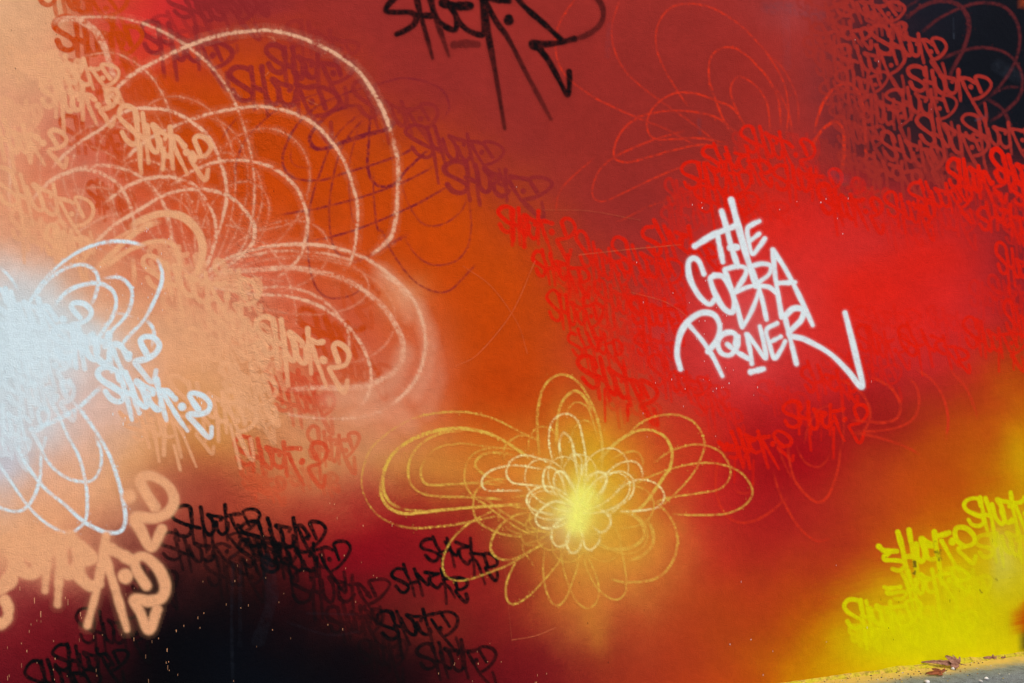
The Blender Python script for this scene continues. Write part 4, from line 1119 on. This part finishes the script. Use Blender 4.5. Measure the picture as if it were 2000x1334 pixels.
spatter('paint_spatter', 'peach', [(10, 1140, 330, 1330, 37, 8, 1.8), (200, 1080, 520, 1330, 27, 4, 1.7), (40, 1150, 160, 1230, 9, 12, 2.2), (500, 1020, 760, 1260, 15, 4, 1.8), (640, 980, 800, 1100, 8, 4, 1.8), (820, 1250, 980, 1330, 10, 4, 1.6),
                                   (1040, 1310, 1075, 1334, 4, 4, 2), (560, 800, 700, 900, 8, 2, 2), (250, 560, 420, 700, 12, 3, 2)], 'tiny peach flecks and runs')
spatter('paint_spatter', 'bright white', [(1330, 545, 1440, 640, 36, 2, 1.8), (1330, 640, 1500, 780, 24, 2, 1.8), (1480, 380, 1620, 440, 3, 2, 1.6), (180, 440, 330, 620, 24, 3, 2), (195, 770, 440, 860, 15, 4, 2.4), (1660, 730, 1710, 760, 6, 3, 1.6),
                                          (1200, 720, 1420, 860, 9, 2, 1.6), (1400, 1080, 1700, 1320, 8, 2, 1.8), (1000, 350, 1650, 600, 9, 2, 1.6), (0, 600, 120, 900, 7, 2, 1.5), (1600, 340, 1660, 460, 3, 3, 2.2), (1640, 20, 1900, 330, 4, 2, 1.2)], 'tiny white flecks')
spatter('paint_spatter', 'black', [(20, 40, 130, 190, 8, 2, 2), (0, 600, 300, 900, 6, 2, 2), (1700, 1010, 1990, 1250, 15, 5, 1.8), (1100, 870, 1300, 1330, 4, 2, 1.6), (500, 300, 560, 420, 3, 4, 2), (430, 950, 560, 1000, 4, 3, 2)], 'tiny dark flecks')

# worn, flaking spots in the yellow paint
each('chipped_spot', [([(1828, 1062), (1832, 1078), (1836, 1090)], 12, .30), ([(1786, 1098), (1787, 1112), (1785, 1120)], 6, .6), ([(1942, 1127), (1948, 1133)], 2, .7), ([(1914, 1152), (1918, 1158)], 2.4, .7)], 'umber', soft=3, grain=2.4, cell=1.4)


# ------------------------------------------------------------------ crumbling mortar bead between wall and ground
def make_bead():
    m, nt, p = new_mat('painted_mortar')
    co = nd(nt, 'ShaderNodeTexCoord').outputs['Object']
    sep = nd(nt, 'ShaderNodeSeparateXYZ')
    nt.links.new(co, sep.inputs[0])
    n1 = noise(nt, 60, 4, 0.7, co)
    n2 = noise(nt, 22, 3, 0.6, co)
    c = mix_rgb(nt, maprange(nt, sep.outputs[0], 1.55, 2.15), lin((176, 104, 60)).tolist(), lin((196, 182, 40)).tolist())
    c = mix_rgb(nt, maprange(nt, n2.outputs[0], 0.42, 0.66, 0, .8), c, lin((214, 170, 90)).tolist())
    c = mix_rgb(nt, maprange(nt, n1.outputs[0], 0.48, 0.66, 0, .7), c, lin((96, 84, 36)).tolist())
    nt.links.new(c, p.inputs['Base Color'])
    p.inputs['Roughness'].default_value = .9
    p.inputs['Specular IOR Level'].default_value = .15
    b = nd(nt, 'ShaderNodeBump')
    b.inputs['Distance'].default_value = 1.0
    nt.links.new(math_n(nt, 'MULTIPLY', n1.outputs[0], 0.012), b.inputs['Height'])
    nt.links.new(b.outputs[0], p.inputs['Normal'])
    xs = np.arange(-3.4, 4.3, 0.009)
    prof = np.array([[0.004, .0135], [-.005, .0125], [-.010, .0105], [-.014, .0075], [-.018, .0045], [-.022, .002], [-.026, -.006]])
    nx, k = len(xs), len(prof)
    X = np.repeat(xs[:, None], k, 1)
    Y = np.repeat(prof[None, :, 0], nx, 0)
    Zz = np.repeat(prof[None, :, 1], nx, 0)
    u = np.arange(k)[None, :] * 0.012
    n = lambda c_, s_: smooth_noise(X + 10, u + 10 + 0 * X, c_, s_) - .5
    amp = np.array([.2, .8, 1, 1, 1, .9, .3])[None, :]
    Y = Y * (1 + .5 * (smooth_noise(X + 10, 0 * X, .16, 21) - .5)) - amp * (.010 * n(.06, 22) + .009 * n(.022, 23))
    Zz = Zz * (1 + .8 * (smooth_noise(X + 10, 0 * X, .13, 24) - .5)) + amp * (.007 * n(.05, 25) + .006 * n(.018, 26))
    Y[:, 0] = 0.004
    Zz[:, -1] = -0.012
    co_ = np.stack([X, Y, Zz], -1).reshape(-1, 3)
    idx = np.arange(nx * k).reshape(nx, k)
    q = np.stack([idx[:-1, :-1], idx[:-1, 1:], idx[1:, 1:], idx[1:, :-1]], -1).reshape(-1, 4)
    put('mortar_bead', raw_mesh('mortar_bead', co_, q, [m], True), WALL, label='crumbling mortar bead along the foot of the wall')


make_bead()


# ------------------------------------------------------------------ dry leaves and pebbles on the ground
def leaf_mat(name, a, b_):
    m, nt, p = new_mat(name)
    n1 = noise(nt, 120, 3, 0.6)
    c = mix_rgb(nt, maprange(nt, n1.outputs[0], .3, .7), lin(a).tolist(), lin(b_).tolist())
    nt.links.new(c, p.inputs['Base Color'])
    p.inputs['Roughness'].default_value = .7
    p.inputs['Specular IOR Level'].default_value = .3
    return m


RIGHT = np.array([CR, -SR, 0.0])
TOWARD = np.array([-SR, -CR, 0.0])
PXM = 4.6 / F_PX                         # metres per photo pixel at the foot of the wall


def lobe_mesh(lobes, stem):
    """lobes: lists of (right px, up px, toward px, half width px) along a curled, folded blade"""
    co, q = [], []
    for l in lobes:
        l = np.array(l, float)
        c = spline(l[:, :3], step=4)
        w = np.interp(np.linspace(0, 1, len(c)), np.linspace(0, 1, len(l)), l[:, 3])
        d = np.gradient(c, axis=0)
        d /= np.linalg.norm(d, axis=1)[:, None] + 1e-9
        side = np.cross(d, np.array([0.25, 0.35, 1.0]))
        side /= np.linalg.norm(side, axis=1)[:, None] + 1e-9
        fold = np.cross(side, d)
        base = len(co)
        for i in range(len(c)):
            wi = w[i] * .8 * (1 + .12 * math.sin(i * 1.9))
            for s_, f_ in ((-1, .45), (-.5, .15), (0, 0), (.5, .18), (1, .5)):
                co.append(c[i] + side[i] * wi * s_ + fold[i] * abs(wi) * f_)
        for i in range(len(c) - 1):
            for j in range(4):
                a = base + i * 5 + j
                q.append((a, a + 1, a + 6, a + 5))
    c = spline(stem, step=3)
    base = len(co)
    for i in range(len(c)):
        for a in range(4):
            t = a * math.pi / 2
            co.append(c[i] + np.array([0, math.cos(t), math.sin(t)]) * 0.8)
    for i in range(len(c) - 1):
        for a in range(4):
            q.append((base + i * 4 + a, base + i * 4 + (a + 1) % 4, base + (i + 1) * 4 + (a + 1) % 4, base + (i + 1) * 4 + a))
    co = np.array(co) * PXM * .86
    world_ = co[:, :1] * RIGHT + co[:, 1:2] * np.array([0, 0, 1.0]) + co[:, 2:3] * TOWARD
    return world_, q


def leaf(px, lobes, stem, mat, label, lift=0.004):
    co, q = lobe_mesh(lobes, stem)
    g = to_ground(*px)
    me = raw_mesh('dry_leaf', co, q, [mat], True)
    o = put('dry_leaf', me, label=label, category='leaf', group='dry leaves at the foot of the wall')
    zmin = co[:, 2].min()
    o.location = (g[0], g[1], -zmin + lift)
    sol = o.modifiers.new('thickness', 'SOLIDIFY')
    sol.thickness = 0.0012
    return o


LM1 = leaf_mat('dry_leaf_brown', (112, 72, 56), (170, 122, 98))
LM2 = leaf_mat('dry_leaf_rust', (104, 52, 26), (168, 92, 44))
leaf((1872, 1303), [
    [(0, 2, 0, 3), (-28, 5, 4, 7), (-58, 7, 2, 4), (-86, 5, -2, 1)],
    [(0, 2, 0, 4), (-14, 9, 4, 12), (-22, 15, -2, 8), (-26, 17, -8, 2)],
    [(0, 3, 0, 2), (-5, 12, 0, 3), (-12, 21, -2, .8)],
    [(0, 2, 0, 3), (3, 10, -3, 4), (6, 16, -6, 1)],
    [(0, 1, 2, 3), (-12, 1, 10, 8), (-24, 2, 12, 2)]],
    [(0, 2, 0), (6, 2, 4), (14, 1, 8)], LM1, 'curled greyish brown dry leaf with upright lobes and a long point')
leaf((1840, 1318), [
    [(0, 2, 0, 3), (-12, 4, 2, 6), (-26, 3, 6, 5), (-38, 2, 4, 1)],
    [(0, 2, 0, 3), (-8, 7, -2, 4), (-20, 8, -6, 1)],
    [(0, 2, 0, 2), (4, 6, -2, 4), (8, 10, -4, 1)],
    [(0, 1, 0, 3), (-4, 3, 8, 5), (-16, 2, 14, 1)]],
    [(0, 2, 0), (5, 4, -2), (10, 6, -4)], LM2, 'small rust coloured crumpled leaf in front of the bigger curled leaf')
leaf((1938, 1288), [
    [(0, 2, 0, 2), (-10, 3, 2, 4), (-22, 2, 2, 1)],
    [(0, 2, 0, 2), (1, 6, 0, 3), (3, 9, -1, 1)],
    [(0, 1, 0, 2), (6, 3, 2, 3), (9, 5, 2, 1)]],
    [(0, 1, 0), (6, 1, 2), (9, 1, 3)], LM1, 'small brown leaf scrap against the mortar, right of the curled leaf')
leaf((1962, 1287), [
    [(0, 1, 0, 2), (-5, 2, 1, 2.5), (-9, 1, 1, 1)],
    [(0, 1, 0, 1.5), (1, 4, 0, 1.5), (0, 7, 0, .6)]],
    [(0, 1, 0), (3, 1, 1)], LM1, 'tiniest brown leaf scrap against the mortar, near the right edge')

pm, pnt, pp = new_mat('pale_pebble')
pn = noise(pnt, 90, 2, .5)
pnt.links.new(mix_rgb(pnt, pn.outputs[0], (.55, .54, .52), (.82, .81, .79)), pp.inputs['Base Color'])
pp.inputs['Roughness'].default_value = .7


def pebble(px, r, label):
    import bmesh
    bm = bmesh.new()
    bmesh.ops.create_icosphere(bm, subdivisions=2, radius=1.0)
    for v in bm.verts:
        k = 1 + .22 * math.sin(v.co.x * 3 + px[0]) + .15 * math.cos(v.co.y * 4 + px[1])
        v.co = Vector((v.co.x * 1.3 * k, v.co.y * k, v.co.z * .7 * k)) * r
    me = bpy.data.meshes.new('pebble')
    bm.to_mesh(me)
    bm.free()
    for f in me.polygons:
        f.use_smooth = True
    me.materials.append(pm)
    o = put('pebble', me, label=label, category='pebble', group='pale pebbles on the grey ground')
    g = to_ground(*px)
    o.location = (g[0], g[1], r * .55)
    o.rotation_euler = (0, 0, px[0])


def grit():
    """crumbs of mortar, sand and leaf fragments swept against the wall"""
    gm, gnt, gp = new_mat('grit')
    at = nd(gnt, 'ShaderNodeAttribute', attribute_name='paint')
    gnt.links.new(at.outputs['Color'], gp.inputs['Base Color'])
    gp.inputs['Roughness'].default_value = .85
    co, q, cl = [], [], []
    tones = [(150, 110, 60), (190, 170, 70), (90, 70, 50), (200, 198, 190), (120, 76, 50), (70, 66, 60), (205, 180, 60)]
    for _ in range(420):
        x = random.uniform(0.9, 3.6)
        d = 0.02 + abs(random.gauss(0, .09))
        r = random.uniform(.0012, .0036) * (1.5 if random.random() < .08 else 1)
        c = np.array([x, -d, r * .5])
        b = len(co)
        t = lin(random.choice(tones))
        for sx, sy, sz in ((-1, -1, -1), (1, -1, -1), (1, 1, -1), (-1, 1, -1), (-.6, -.6, 1), (.7, -.5, .8), (.6, .7, 1), (-.5, .6, .7)):
            co.append(c + np.array([sx * random.uniform(.6, 1.3), sy * random.uniform(.6, 1.3), sz * .6]) * r)
            cl.append(t)
        q += [(b + i, b + j, b + k, b + l) for i, j, k, l in ((0, 3, 2, 1), (4, 5, 6, 7), (0, 1, 5, 4), (1, 2, 6, 5), (2, 3, 7, 6), (3, 0, 4, 7))]
    me = raw_mesh('grit', co, q, [gm])
    set_paint(me, np.array(cl), np.zeros(len(cl)))
    put('grit', me, kind='stuff', label='grit and mortar crumbs along the foot of the wall', category='grit')


grit()
pebble((1861, 1308), .0075, 'small white pebble lying under the curled leaf')
pebble((1926, 1327), .0080, 'white pebble on bare grey ground near the right edge')
pebble((1810, 1334), .0100, 'white pebble at the bottom edge of the picture')
pebble((1915, 1331), .0055, 'smallest greyish pebble left of the right hand white pebble')
print('triangles', sum(len(o.data.polygons) for o in scene.objects if o.type == 'MESH') * 2, 'layers', LAYER[0])
